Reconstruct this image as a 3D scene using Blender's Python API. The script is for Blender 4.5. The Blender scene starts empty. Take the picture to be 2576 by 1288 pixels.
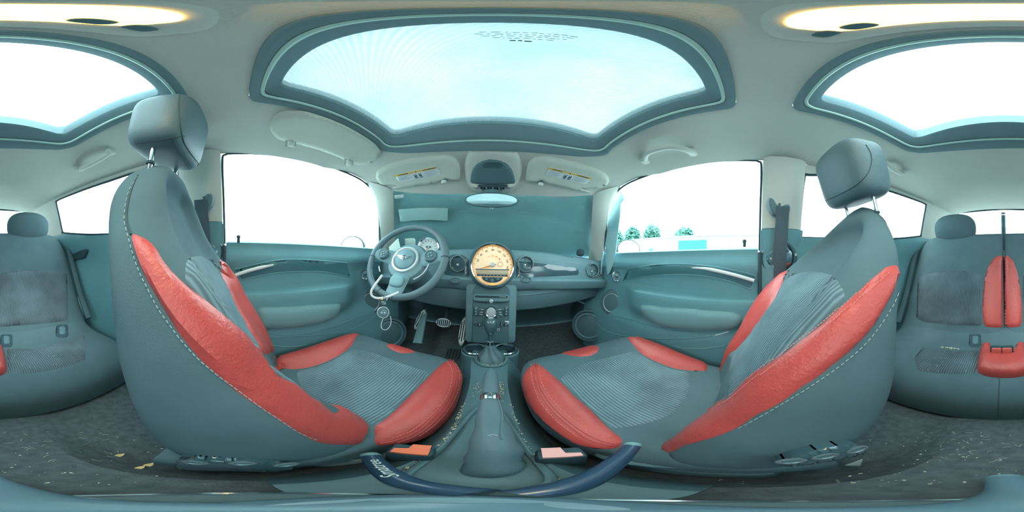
import bpy, bmesh, math, random
import numpy as np
from mathutils import Vector, Matrix
from mathutils.bvhtree import BVHTree
from mathutils.geometry import delaunay_2d_cdt

random.seed(7)
SC = bpy.context.scene
COL = SC.collection
PI = math.pi
CZ = 0.70                      # height of the camera above the front footwell floor

# ------------------------------------------------------------------ camera
YAW, ROLL = math.radians(-7.0), math.radians(-1.2)
cam_data = bpy.data.cameras.new('camera')
cam_data.type = 'PANO'
cam_data.panorama_type = 'EQUIRECTANGULAR'
cam_data.clip_start = 0.01
cam_data.clip_end = 500
cam = bpy.data.objects.new('camera', cam_data)
COL.objects.link(cam)
RY = Matrix.Rotation(ROLL, 3, 'Y')
cam.matrix_world = Matrix.Translation((0, 0, CZ)) @ (RY @ Matrix.Rotation(YAW, 3, 'Z') @ Matrix.Rotation(PI / 2, 3, 'X')).to_4x4()
SC.camera = cam

# ------------------------------------------------------------------ colour management
SC.view_settings.view_transform = 'Standard'
SC.view_settings.look = 'None'
SC.view_settings.gamma = 1.0
SC.view_settings.use_curve_mapping = False
SC.view_settings.exposure = 0.92

# ------------------------------------------------------------------ world: bright broken cloud
W = bpy.data.worlds.new('sky'); SC.world = W
W.use_nodes = True
nt = W.node_tree; nt.nodes.clear()
out = nt.nodes.new('ShaderNodeOutputWorld')
bg = nt.nodes.new('ShaderNodeBackground')
tc = nt.nodes.new('ShaderNodeTexCoord')
nz = nt.nodes.new('ShaderNodeTexNoise'); nz.inputs['Scale'].default_value = 2.1; nz.inputs['Detail'].default_value = 5; nz.inputs['Roughness'].default_value = 0.55
rp = nt.nodes.new('ShaderNodeValToRGB')
rp.color_ramp.elements[0].position = 0.36; rp.color_ramp.elements[0].color = (0.42, 0.70, 0.78, 1)
rp.color_ramp.elements[1].position = 0.60; rp.color_ramp.elements[1].color = (0.93, 0.99, 1.0, 1)
nt.links.new(tc.outputs['Generated'], nz.inputs['Vector'])
nt.links.new(nz.outputs['Fac'], rp.inputs['Fac'])
nt.links.new(rp.outputs['Color'], bg.inputs['Color'])
bg.inputs['Strength'].default_value = 4.0
nt.links.new(bg.outputs[0], out.inputs['Surface'])

# soft sun behind thin cloud, high over the rear of the car
sd = bpy.data.lights.new('sun', 'SUN'); sd.energy = 2.0; sd.angle = math.radians(25); sd.color = (1.0, 0.97, 0.92)
so = bpy.data.objects.new('sun', sd); COL.objects.link(so)
so.rotation_euler = (math.radians(-28), math.radians(14), 0)

# ------------------------------------------------------------------ pixel helpers (2576 x 1288)
def ray(px, py):
    a = (px - 1238.0) / 2576.0 * 2 * PI
    f = (644.0 - py) / 1288.0 * PI
    return RY @ Vector((math.sin(a) * math.cos(f), math.cos(a) * math.cos(f), math.sin(f)))
def onplane(p0, n):
    p0 = Vector(p0); n = Vector(n).normalized()
    def f(px, py):
        d = ray(px, py)
        t = p0.dot(n) / d.dot(n)
        return d * t, (n if d.dot(n) < 0 else -n)
    return f
def onx(x): return onplane((x, 0, 0), (1, 0, 0))
def ony(y): return onplane((0, y, 0), (0, 1, 0))
def onz(z): return onplane((0, 0, z), (0, 0, 1))
def onmesh(bvh):
    st = {'d': 0.5}
    def f(px, py):
        d = ray(px, py)
        loc, n, i, dist = bvh.ray_cast(Vector((0, 0, 0)), d)
        if loc is None:
            loc, n, i, dd = bvh.find_nearest(d * st['d'])
        else:
            st['d'] = dist
        return loc, (n if n.dot(d) < 0 else -n)
    f.hit = lambda px, py: bvh.ray_cast(Vector((0, 0, 0)), ray(px, py))[0] is not None
    return f
def clamp_px(fn, x, y, cx, cy):
    """the pixel itself if its ray meets the surface, else the nearest one towards (cx, cy) that does"""
    hit = getattr(fn, 'hit', None)
    if hit is None or hit(x, y): return x, y
    a, b = 0.0, 1.0
    for _ in range(12):
        m = (a + b) / 2
        if hit(x + (cx - x) * m, y + (cy - y) * m): b = m
        else: a = m
    b = min(1, b + .01)
    return x + (cx - x) * b, y + (cy - y) * b
def P(px, py, fn): return fn(px, py)[0]
def PX(px, py, x): return onx(x)(px, py)[0]
def PY(px, py, y): return ony(y)(px, py)[0]
def PZ(px, py, z): return onz(z)(px, py)[0]
def PD(px, py, d): return ray(px, py) * d

def pchip(xs, ys, x):
    n = len(xs)
    if x <= xs[0]: return ys[0]
    if x >= xs[-1]: return ys[-1]
    h = [xs[i + 1] - xs[i] for i in range(n - 1)]
    dl = [(ys[i + 1] - ys[i]) / h[i] for i in range(n - 1)]
    m = [dl[0]] + [0 if dl[i - 1] * dl[i] <= 0 else 2 * dl[i - 1] * dl[i] / (dl[i - 1] + dl[i]) for i in range(1, n - 1)] + [dl[-1]]
    k = max(i for i in range(n - 1) if xs[i] <= x)
    t = (x - xs[k]) / h[k]
    return ((2*t**3 - 3*t*t + 1) * ys[k] + (t**3 - 2*t*t + t) * h[k] * m[k] + (-2*t**3 + 3*t*t) * ys[k+1] + (t**3 - t*t) * h[k] * m[k+1])
def sstep(a, b, x):
    t = min(1, max(0, (x - a) / (b - a))); return t * t * (3 - 2 * t)
def catmull(pts, n=8, closed=False):
    pts = [Vector(p) for p in pts]; N = len(pts); res = []
    rng = range(N) if closed else range(N - 1)
    for i in rng:
        if closed: a, b, c, d = pts[i - 1], pts[i], pts[(i + 1) % N], pts[(i + 2) % N]
        else: a, b, c, d = pts[max(i - 1, 0)], pts[i], pts[i + 1], pts[min(i + 2, N - 1)]
        for k in range(n):
            t = k / n
            res.append(0.5 * ((2 * b) + (c - a) * t + (2 * a - 5 * b + 4 * c - d) * t * t + (3 * b - a - 3 * c + d) * t ** 3))
    if not closed: res.append(pts[-1])
    return res
def resample(pts, step, closed=True):
    P2 = [Vector(p) for p in pts]
    if closed: P2 = P2 + [P2[0]]
    L = [0]
    for a, b in zip(P2, P2[1:]): L.append(L[-1] + (b - a).length)
    n = max(3, int(round(L[-1] / step))); res = []; j = 0
    for k in range(n if closed else n + 1):
        s = L[-1] * k / n
        while j < len(L) - 2 and L[j + 1] < s: j += 1
        t = (s - L[j]) / max(1e-9, L[j + 1] - L[j])
        res.append(P2[j].lerp(P2[j + 1], min(1, t)))
    return res
def inside(p, poly):
    x, y = p[0], p[1]; c = False; n = len(poly)
    for i in range(n):
        x1, y1 = poly[i][0], poly[i][1]; x2, y2 = poly[i - 1][0], poly[i - 1][1]
        if (y1 > y) != (y2 > y) and x < (x2 - x1) * (y - y1) / (y2 - y1) + x1: c = not c
    return c
def dist_poly(P_, A, B):
    ab = B - A; t = np.clip(((P_[:, None] - A) * ab).sum(2) / np.maximum((ab * ab).sum(1), 1e-9), 0, 1)
    return np.sqrt((((A + t[..., None] * ab) - P_[:, None]) ** 2).sum(2)).min(1)
def triangulate(outer, holes, step):
    """Delaunay triangles of a polygon with holes, with interior points every STEP: (points, triangles)."""
    loops = [outer] + holes; pts = []; edges = []
    for lp in loops:
        b = len(pts); pts += [Vector((p[0], p[1])) for p in lp]
        edges += [(b + i, b + (i + 1) % len(lp)) for i in range(len(lp))]
    xs = [p[0] for p in outer]; ys = [p[1] for p in outer]
    A = np.array([pts[e[0]] for e in edges]); B = np.array([pts[e[1]] for e in edges])
    gx = np.arange(min(xs), max(xs), step); gy = np.arange(min(ys), max(ys), step)
    G = np.array([(x + (step * .5 if j % 2 else 0), y) for j, y in enumerate(gy) for x in gx])
    if len(G):
        G = G[dist_poly(G, A, B) > step * .55]
        for g in G:
            if inside(g, outer) and not any(inside(g, h) for h in holes): pts.append(Vector(g))
    v, e, f, *_ = delaunay_2d_cdt(pts, edges, [], 0, 1e-7)
    F = []
    for t in f:
        c = sum((v[i] for i in t), Vector((0, 0))) / len(t)
        if inside(c, outer) and not any(inside(c, h) for h in holes): F.append(tuple(t))
    Pn = np.array([tuple(p) for p in v]); D = dist_poly(Pn, A, B)
    return v, F, D
def boundary(F):
    cnt = {}
    for f in F:
        for a, b in zip(f, f[1:] + f[:1]):
            cnt[(a, b)] = cnt.get((a, b), 0) + 1
    return [(a, b) for (a, b) in cnt if (b, a) not in cnt]

# ------------------------------------------------------------------ materials
MATS = {}
def lin(c):
    return tuple(((v / 255) / 12.92 if v / 255 <= 0.04045 else ((v / 255 + 0.055) / 1.055) ** 2.4) for v in c) + (1.0,)
def mat(name, rgb, rough=0.6, metal=0.0, bump=0.0, bscale=200, var=0.0, vscale=6, spec=0.5, emit=None, es=0.0, kind='noise', coat=0.0):
    if name in MATS: return MATS[name]
    m = bpy.data.materials.new(name); MATS[name] = m; m.use_nodes = True
    t = m.node_tree; b = t.nodes['Principled BSDF']; L = t.links.new
    b.inputs['Base Color'].default_value = lin(rgb); b.inputs['Roughness'].default_value = rough; b.inputs['Metallic'].default_value = metal
    b.inputs['Specular IOR Level'].default_value = spec
    b.inputs['Coat Weight'].default_value = coat; b.inputs['Coat Roughness'].default_value = 0.08
    co = t.nodes.new('ShaderNodeTexCoord')
    if var > 0:
        n = t.nodes.new('ShaderNodeTexNoise'); n.inputs['Scale'].default_value = vscale; n.inputs['Detail'].default_value = 6
        L(co.outputs['Object'], n.inputs['Vector'])
        r = t.nodes.new('ShaderNodeValToRGB'); c = lin(rgb)
        r.color_ramp.elements[0].position = .3; r.color_ramp.elements[1].position = .72
        r.color_ramp.elements[0].color = tuple(v * (1 - var) for v in c[:3]) + (1,)
        r.color_ramp.elements[1].color = tuple(min(1, v * (1 + var)) for v in c[:3]) + (1,)
        L(n.outputs['Fac'], r.inputs['Fac']); L(r.outputs['Color'], b.inputs['Base Color'])
    if bump > 0:
        if kind == 'leather':
            n = t.nodes.new('ShaderNodeTexNoise'); n.inputs['Scale'].default_value = bscale; n.inputs['Detail'].default_value = 4; n.inputs['Roughness'].default_value = .6
            w = t.nodes.new('ShaderNodeTexNoise'); w.inputs['Scale'].default_value = 34; w.inputs['Detail'].default_value = 5; w.inputs['Distortion'].default_value = 1.2
            L(co.outputs['Object'], n.inputs['Vector']); L(co.outputs['Object'], w.inputs['Vector'])
            ad = t.nodes.new('ShaderNodeMath'); ad.operation = 'ADD'
            L(n.outputs['Fac'], ad.inputs[0]); L(w.outputs['Fac'], ad.inputs[1]); h = ad.outputs[0]
        elif kind == 'weave':
            h1 = t.nodes.new('ShaderNodeTexWave'); h1.inputs['Scale'].default_value = bscale; h1.bands_direction = 'DIAGONAL'
            h2 = t.nodes.new('ShaderNodeTexWave'); h2.inputs['Scale'].default_value = bscale * 1.3; h2.bands_direction = 'Z'
            L(co.outputs['Object'], h1.inputs['Vector']); L(co.outputs['Object'], h2.inputs['Vector'])
            ad = t.nodes.new('ShaderNodeMath'); ad.operation = 'MULTIPLY'
            L(h1.outputs['Fac'], ad.inputs[0]); L(h2.outputs['Fac'], ad.inputs[1]); h = ad.outputs[0]
        elif kind == 'rib':
            h1 = t.nodes.new('ShaderNodeTexWave'); h1.inputs['Scale'].default_value = bscale; h1.bands_direction = 'X'
            L(co.outputs['Object'], h1.inputs['Vector']); h = h1.outputs['Fac']
            mxc = t.nodes.new('ShaderNodeMix'); mxc.data_type = 'RGBA'
            c = lin(rgb); mxc.inputs[6].default_value = tuple(v * .72 for v in c[:3]) + (1,); mxc.inputs[7].default_value = tuple(v * 1.35 for v in c[:3]) + (1,)
            L(h, mxc.inputs[0])
            sn_ = t.nodes.new('ShaderNodeTexNoise'); sn_.inputs['Scale'].default_value = 7; sn_.inputs['Detail'].default_value = 5; L(co.outputs['Object'], sn_.inputs['Vector'])
            sr = t.nodes.new('ShaderNodeMapRange'); sr.inputs[1].default_value = .35; sr.inputs[2].default_value = .75; sr.inputs[3].default_value = .82; sr.inputs[4].default_value = 1.45; L(sn_.outputs['Fac'], sr.inputs[0])
            mul = t.nodes.new('ShaderNodeMix'); mul.data_type = 'RGBA'; mul.blend_type = 'MULTIPLY'; mul.inputs[0].default_value = 1
            L(mxc.outputs[2], mul.inputs[6]); L(sr.outputs[0], mul.inputs[7]); L(mul.outputs[2], b.inputs['Base Color'])
        else:
            n = t.nodes.new('ShaderNodeTexNoise'); n.inputs['Scale'].default_value = bscale; n.inputs['Detail'].default_value = 3
            L(co.outputs['Object'], n.inputs['Vector']); h = n.outputs['Fac']
        bp = t.nodes.new('ShaderNodeBump'); bp.inputs['Strength'].default_value = bump; bp.inputs['Distance'].default_value = 0.003
        L(h, bp.inputs['Height']); L(bp.outputs['Normal'], b.inputs['Normal'])
    if emit:
        b.inputs['Emission Color'].default_value = lin(emit); b.inputs['Emission Strength'].default_value = es
    return m
def glass(name, tint=(245, 252, 252), refl=0.06, clear=1.0, diffuse=None):
    if name in MATS: return MATS[name]
    m = bpy.data.materials.new(name); MATS[name] = m; m.use_nodes = True
    t = m.node_tree; t.nodes.clear(); L = t.links.new
    o = t.nodes.new('ShaderNodeOutputMaterial'); tr = t.nodes.new('ShaderNodeBsdfTransparent'); tr.inputs[0].default_value = lin(tint)
    gl = t.nodes.new('ShaderNodeBsdfGlossy'); gl.inputs['Roughness'].default_value = 0.03
    mx = t.nodes.new('ShaderNodeMixShader'); mx.inputs[0].default_value = refl
    L(tr.outputs[0], mx.inputs[1]); L(gl.outputs[0], mx.inputs[2]); L(mx.outputs[0], o.inputs[0])
    return m

HEAD = mat('headliner_cloth', (205, 208, 200), .95, bump=.25, bscale=420, var=.05, vscale=3, spec=.1)
VISOR = mat('visor_vinyl', (206, 212, 200), .8, bump=.12, bscale=500, var=.03, spec=.2)
PALE = mat('pale_trim_plastic', (206, 210, 202), .6, bump=.1, bscale=600, var=.03, spec=.3)
FAB = mat('seat_fabric', (90, 113, 119), .95, bump=.35, bscale=700, var=.10, vscale=9, spec=.15)
RIB = mat('ribbed_fabric', (106, 128, 136), .9, bump=.6, bscale=38, kind='rib', spec=.15)
RIBR = mat('rear_ribbed_fabric', (90, 104, 111), .9, bump=.5, bscale=42, kind='rib', spec=.15)
RED = mat('red_leather', (200, 80, 75), .29, bump=.42, bscale=240, kind='leather', var=.10, vscale=7, spec=.5)
DASH = mat('dash_plastic', (114, 149, 157), .5, bump=.2, bscale=500, var=.06, vscale=5, spec=.35)
DOOR = mat('door_plastic', (110, 159, 168), .55, bump=.2, bscale=500, var=.08, vscale=4, spec=.3)
ARM = mat('door_armrest_vinyl', (124, 164, 168), .55, bump=.2, bscale=400, var=.05, spec=.3)
GLOSSD = mat('gloss_dark_plastic', (70, 98, 108), .12, spec=.6, coat=.6)
DARK = mat('dark_plastic', (90, 120, 128), .5, bump=.1, bscale=500, spec=.35)
BLACK = mat('black_rubber', (52, 76, 84), .6, spec=.3)
CHROME = mat('chrome', (222, 232, 236), .12, 1.0)
SILVER = mat('satin_silver', (202, 212, 214), .35, .35)
PULL = mat('bright_handle', (232, 238, 238), .3, spec=.6)
FRAME = mat('sunroof_frame_cloth', (122, 148, 154), .85, bump=.2, bscale=400, var=.08, vscale=5, spec=.2)
CARPET = mat('carpet', (92, 102, 106), 1.0, bump=.9, bscale=260, var=.22, vscale=60, spec=.05)
COVER = mat('windscreen_cover_cloth', (162, 202, 208), .9, bump=.2, bscale=160, var=.12, vscale=3, spec=.1)
LEATH = mat('dark_leather', (92, 116, 124), .5, bump=.25, bscale=260, kind='leather', var=.06, spec=.4)
BELT = mat('belt_webbing', (86, 104, 112), .8, bump=.4, bscale=120, spec=.2)
PAPER = mat('paper', (214, 226, 222), .8, var=.03, spec=.2)
INK = mat('dark_ink', (50, 66, 70), .8, spec=.1)
GLASS = glass('window_glass')

# ------------------------------------------------------------------ object helpers
BASE = {}
def setp(o, label=None, cat=None, group=None, kind=None):
    if label: o['label'] = label
    if cat: o['category'] = cat
    if group: o['group'] = group
    if kind: o['kind'] = kind
    return o
def thing(name, label, cat, loc, group=None, kind=None):
    o = bpy.data.objects.new(name, None); COL.objects.link(o)
    o.empty_display_size = .05
    o.location = (loc[0], loc[1], loc[2] + CZ); BASE[o.name] = Vector(loc)
    return setp(o, label, cat, group, kind)
class MB:
    def __init__(s): s.v = []; s.f = []
    def add(s, v, f):
        b = len(s.v); s.v += [Vector(p) for p in v]; s.f += [tuple(b + i for i in q) for q in f]; return s
    def loft(s, rings, closed=True, cap0=True, cap1=True):
        n = len(rings[0]); v = [p for r in rings for p in r]; f = []
        for i in range(len(rings) - 1):
            for j in range(n if closed else n - 1):
                a = i * n + j; b = i * n + (j + 1) % n
                f.append((a, b, b + n, a + n))
        if cap0: f.append(tuple(reversed(range(n))))
        if cap1: f.append(tuple(range((len(rings) - 1) * n, len(rings) * n)))
        return s.add(v, f)
    def tube(s, pts, r, n=8, closed=False, flat=None):
        pts = [Vector(p) for p in pts]; N = len(pts); rings = []; up = None
        for i, p in enumerate(pts):
            a = pts[i - 1] if (i or closed) else p; b = pts[(i + 1) % N] if (i < N - 1 or closed) else p
            t = (b - a).normalized()
            if up is None:
                up = Vector((0, 0, 1)) if abs(t.z) < .9 else Vector((0, 1, 0))
                if flat is not None: up = Vector(flat[0])
            x = t.cross(up).normalized(); up2 = x.cross(t).normalized()
            if flat is None: up = up2
            rr = r[i] if isinstance(r, (list, tuple)) else r
            kx = 1.0 if flat is None else flat[1]
            rings.append([p + x * math.cos(2 * PI * k / n) * rr * kx + up2 * math.sin(2 * PI * k / n) * rr for k in range(n)])
        if closed:
            rings.append(rings[0]); return s.loft(rings, True, False, False)
        return s.loft(rings)
    def lathe(s, prof, o, ax, n=28, up=None, caps=True, sx=1.0, sy=1.0):
        o = Vector(o); ax = Vector(ax).normalized()
        u = Vector(up) if up is not None else (Vector((0, 0, 1)) if abs(ax.z) < .9 else Vector((0, 1, 0)))
        x = u.cross(ax).normalized(); y = ax.cross(x).normalized()
        rings = [[o + ax * h + x * (math.cos(2 * PI * k / n) * r * sx) + y * (math.sin(2 * PI * k / n) * r * sy) for k in range(n)] for r, h in prof]
        return s.loft(rings, True, caps, caps)
    def box(s, c, size, ax=None, bev=0.0):
        bm = bmesh.new(); bmesh.ops.create_cube(bm, size=1)
        for v in bm.verts: v.co = Vector((v.co.x * size[0], v.co.y * size[1], v.co.z * size[2]))
        if bev: bmesh.ops.bevel(bm, geom=list(bm.edges), offset=min(bev, min(size) * .49), segments=2, profile=.5, affect='EDGES')
        M = Matrix((ax[0], ax[1], ax[2])).transposed() if ax else Matrix.Identity(3)
        c = Vector(c); bm.verts.index_update()
        s.add([c + M @ v.co for v in bm.verts], [tuple(v.index for v in f.verts) for f in bm.faces]); bm.free(); return s
    def pillow(s, c, size, e=(.5, .5), ax=None, n=28, m=16):
        def sp(v, p): return math.copysign(abs(v) ** p, v)
        M = Matrix((ax[0], ax[1], ax[2])).transposed() if ax else Matrix.Identity(3)
        c = Vector(c); rings = []
        for i in range(1, m):
            ph = -PI / 2 + PI * i / m
            rings.append([c + M @ Vector((size[0] / 2 * sp(math.cos(ph), e[0]) * sp(math.cos(t), e[1]), size[1] / 2 * sp(math.cos(ph), e[0]) * sp(math.sin(t), e[1]), size[2] / 2 * sp(math.sin(ph), e[0])))
                          for t in [2 * PI * k / n for k in range(n)]])
        return s.loft(rings)
    def prism(s, poly, nrm, t):
        nrm = Vector(nrm).normalized() * t; n = len(poly); poly = [Vector(p) for p in poly]
        return s.add(poly + [p + nrm for p in poly], [tuple(range(n)), tuple(reversed(range(n, 2 * n)))] + [(i, i + n, (i + 1) % n + n, (i + 1) % n) for i in range(n)])
    def patch(s, poly, fn, h=.006, w=.02, t=.004, step=6, smooth=True, sub=5, holes=()):
        """A padded panel over another surface: POLY is its outline; every point is laid on the surface FN and raised by up to H."""
        if smooth: poly = catmull([Vector((p[0], p[1], 0)) for p in poly], sub, True)
        poly = [(p[0], p[1]) for p in resample([Vector((p[0], p[1], 0)) for p in poly], step)]
        hl = [[(p[0], p[1]) for p in resample([Vector((q[0], q[1], 0)) for q in hh], step)] for hh in holes]
        v2, F, D = triangulate(poly, hl, step)
        top = []; bot = []
        mx_, my_ = sum(p[0] for p in v2) / len(v2), sum(p[1] for p in v2) / len(v2)
        for p, d in zip(v2, D):
            loc, n = fn(*clamp_px(fn, p[0], p[1], mx_, my_))
            dd = d * loc.length * 2 * PI / 2576
            k = min(1, dd / w) if w > 0 else 1
            top.append(loc + n * (h * math.sqrt(max(0, 1 - (1 - k) ** 2)))); bot.append(loc - n * t)
        n = len(top); f = []
        c = sum(top, Vector((0, 0, 0))) / n
        for q in F:
            a, b, cc = top[q[0]], top[q[1]], top[q[2]]
            f.append(q if (b - a).cross(cc - a).dot(-a) > 0 else tuple(reversed(q)))
        fb = [tuple(i + n for i in reversed(q)) for q in f]
        fs = [(b, a, a + n, b + n) for a, b in boundary(f)]
        return s.add(top + bot, f + fb + fs)
    def patch_uv(s, poly, S, h=.007, w=.018, t=.006, step=.012, smooth=3, ku=.2):
        """the same on an analytic surface S(u, w) -> (point, outward normal); POLY in its parameters"""
        q = [Vector((p[0] * ku, p[1], 0)) for p in poly]
        if smooth: q = catmull(q, smooth, True)
        q = [(p.x, p.y) for p in resample(q, step)]
        v2, F, D = triangulate(q, [], step)
        top = []; bot = []
        for p, d in zip(v2, D):
            loc, n = S(p[0] / ku, p[1]); k = min(1, d / w)
            top.append(loc + n * (h * math.sqrt(max(0, 1 - (1 - k) ** 2)))); bot.append(loc - n * t)
        n = len(top)
        return s.add(top + bot, F + [tuple(i + n for i in reversed(f)) for f in F] + [(b, a, a + n, b + n) for a, b in boundary(F)])
    def bvh(s): return BVHTree.FromPolygons(s.v, s.f)
    def build(s, name, m, parent=None, smooth=True, label=None, cat=None, group=None, kind=None, flatdeg=40, origin=None):
        if parent is not None: base = BASE[parent.name]
        elif origin is not None: base = Vector(origin)
        else:
            xs = [p.x for p in s.v]; ys = [p.y for p in s.v]; zs = [p.z for p in s.v]
            base = Vector(((min(xs) + max(xs)) / 2, (min(ys) + max(ys)) / 2, min(zs)))
        me = bpy.data.meshes.new(name)
        me.from_pydata([tuple(p - base) for p in s.v], [], s.f); me.update()
        bm = bmesh.new(); bm.from_mesh(me); bmesh.ops.recalc_face_normals(bm, faces=bm.faces)
        if smooth:
            for f in bm.faces: f.smooth = True
            lim = math.radians(flatdeg)
            for e in bm.edges:
                if len(e.link_faces) == 2 and e.calc_face_angle(0) > lim: e.smooth = False
        bm.to_mesh(me); bm.free()
        me.materials.append(m)
        o = bpy.data.objects.new(name, me); COL.objects.link(o)
        if parent is not None: o.parent = parent
        else: o.location = (base.x, base.y, base.z + CZ)
        BASE[o.name] = base
        return setp(o, label, cat, group, kind)
def text(s, size, org, right, up, m, parent, name='lettering', ext=.0004, align='CENTER'):
    cu = bpy.data.curves.new('lettering', 'FONT'); cu.body = s; cu.size = size; cu.extrude = ext; cu.align_x = align; cu.align_y = 'CENTER'; cu.resolution_u = 3
    o = bpy.data.objects.new('lettering_source', cu); COL.objects.link(o)
    dg = bpy.context.evaluated_depsgraph_get(); me = bpy.data.meshes.new_from_object(o.evaluated_get(dg))
    right = Vector(right).normalized(); up = (Vector(up) - right * Vector(up).dot(right)).normalized(); nn = right.cross(up)
    v = [Vector(org) + right * q.co.x + up * q.co.y + nn * q.co.z for q in me.vertices]; f = [tuple(p.vertices) for p in me.polygons]
    bpy.data.objects.remove(o); bpy.data.curves.remove(cu); bpy.data.meshes.remove(me)
    mb = MB(); mb.v = v; mb.f = f
    if parent is None: return mb
    return mb.build(name, m, parent, smooth=False)
def mirror(pts): return [(-p[0],) + tuple(p[1:]) for p in pts]
# ================================================================== THE SETTING
def struct(mb, name, m, parent=None, label=None, **k):
    o = mb.build(name, m, parent, label=label, **k)
    if parent is None: o['kind'] = 'structure'
    return o
# ---- roof lining: a crowned surface with two openings
ZC = ([-1.6, -1.45, -1.0, -.5, 0, .45, .6, .70, .74, .79], [.405, .415, .445, .46, .465, .455, .425, .38, .352, .312])
XE = ([-1.5, -1.0, -.5, -.2, .5, .6], [.43, .50, .55, .557, .557, .555])
def ceil_z(x, y):
    yy = y + .55 * x * x
    z = pchip(ZC[0], ZC[1], yy)
    c = .075 if yy < .5 else .075 - .09 * min(1, (yy - .5) / .24)
    return z - c * abs(x / .555) ** 3
HF = [(.555, .567), (.51, .612), (.466, .66), (.39, .705), (.3, .745), (.15, .778), (0, .79)]
side = [(pchip(XE[0], XE[1], y), y) for y in [-1.42, -1.2, -1.0, -.8, -.5, -.2, .1, .4, .5]]
right_edge = side + HF
OUTL = right_edge + [(-x, y) for x, y in reversed(right_edge[:-1])]
F_OUT = [(0, .571), (.15, .560), (.28, .522), (.345, .475), (.365, .44), (.358, .40), (.345, .25), (.336, .06), (.328, .032), (.30, .023), (.15, .021)]
F_INN = [(0, .446), (.15, .443), (.27, .437), (.302, .428), (.306, .41), (.30, .32), (.287, .12), (.280, .085), (.262, .073), (.14, .069)]
R_OUT = [(0, -.086), (.15, -.087), (.30, -.089), (.322, -.096), (.330, -.12), (.330, -.30), (.325, -.44), (.312, -.49), (.27, -.535), (.15, -.575)]
R_INN = [(0, -.128), (.15, -.131), (.265, -.137), (.284, -.145), (.287, -.17), (.28, -.32), (.266, -.43), (.255, -.448), (.23, -.455), (.12, -.448)]
def full(h, back): return h + [back] + [(-x, y) for x, y in reversed(h[1:])]
FO, FI = full(F_OUT, (0, .021)), full(F_INN, (0, .068))
RO, RI = full(R_OUT, (0, -.588)), full(R_INN, (0, -.444))
def sm2(poly, step=.012):
    c = catmull([Vector((p[0], p[1], 0)) for p in poly], 5, True)
    return [(p.x, p.y) for p in resample(c, step)]
FO, FI, RO, RI = sm2(FO), sm2(FI), sm2(RO), sm2(RI)
outl = [(p.x, p.y) for p in resample([Vector((x, y, 0)) for x, y in OUTL], .03)]
v2, F, D = triangulate(outl, [FO, RO], .03)
ceil = MB().add([(p[0], p[1], ceil_z(p[0], p[1])) for p in v2], F)
CEIL_BVH = BVHTree.FromPolygons(ceil.v, ceil.f)
struct(ceil, 'ceiling', HEAD)
# outer roof skin a hand's breadth above, with the glass panes set in it
skin = MB().add([(p[0] * 1.10, p[1], ceil_z(p[0], p[1]) + .065) for p in v2], F)
struct(skin, 'roof', mat('outer_roof_paint', (60, 70, 78), .3))

def ring_at(poly, n, scale, dz, cx=0, cy=0):
    rs = resample([Vector((x, y, 0)) for x, y in poly], 1e-9 + sum((Vector(poly[i]) - Vector(poly[i - 1])).length for i in range(len(poly))) / n)
    return [Vector((cx + (p.x - cx) * scale, cy + (p.y - cy) * scale, ceil_z(p.x, p.y) + dz)) for p in rs[:n]]
def align(a, b):
    k = min(range(len(b)), key=lambda k: sum((a[i] - b[(i + k) % len(b)]).length for i in range(0, len(a), 8)))
    return b[k:] + b[:k]
def sunroof(nm, O, I, wi, dzin, label):
    n = 220
    o = ring_at(O, n, 1, 0); i_ = align(o, ring_at(I, n, 1, 0))
    def mix(t, dz): return [a.lerp(b, t) + Vector((0, 0, dz)) for a, b in zip(o, i_)]
    mb = MB().loft([mix(0, .002), mix(.02, -.005), mix(.10, -.006), mix(.34, -.002), mix(.40, .004), mix(.46, .006), mix(.52, .004), mix(.60, .006), mix(.95, .014), mix(1.0, .018), mix(1.0, .06), mix(0, .06)], True, False, False)
    fr = struct(mb, nm, FRAME, label=label)
    struct(MB().tube(mix(.43, .001), .0045, 6, True), 'frame_highlight', mat('pale_highlight', (186, 216, 206), .5), fr, label='pale highlight line along the frame')  # thin pale tube: the frame's highlight line put in as colour
    return fr, i_
fr1, i1 = sunroof('trim_1', FO, FI, .3, .02, None)
fr2, i2 = sunroof('trim_2', RO, RI, .3, .02, None)
def sheet(poly, dz, step=.04, t=.004, zf=ceil_z):
    v2, F, D = triangulate(poly, [], step)
    a = [(p[0], p[1], zf(p[0], p[1]) + dz) for p in v2]; n = len(a)
    return MB().add(a + [(x, y, z + t) for x, y, z in a], F + [tuple(i + n for i in reversed(q)) for q in F] + [(b, a_, a_ + n, b + n) for a_, b in boundary(F)])
def grow(poly, k): return [(x * k, (y - sum(q[1] for q in poly) / len(poly)) * k + sum(q[1] for q in poly) / len(poly)) for x, y in poly]
struct(sheet(grow(FI, 1.04), .052), 'window_1', GLASS)
struct(sheet(grow(RI, 1.04), .052), 'window_2', GLASS)
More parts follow.
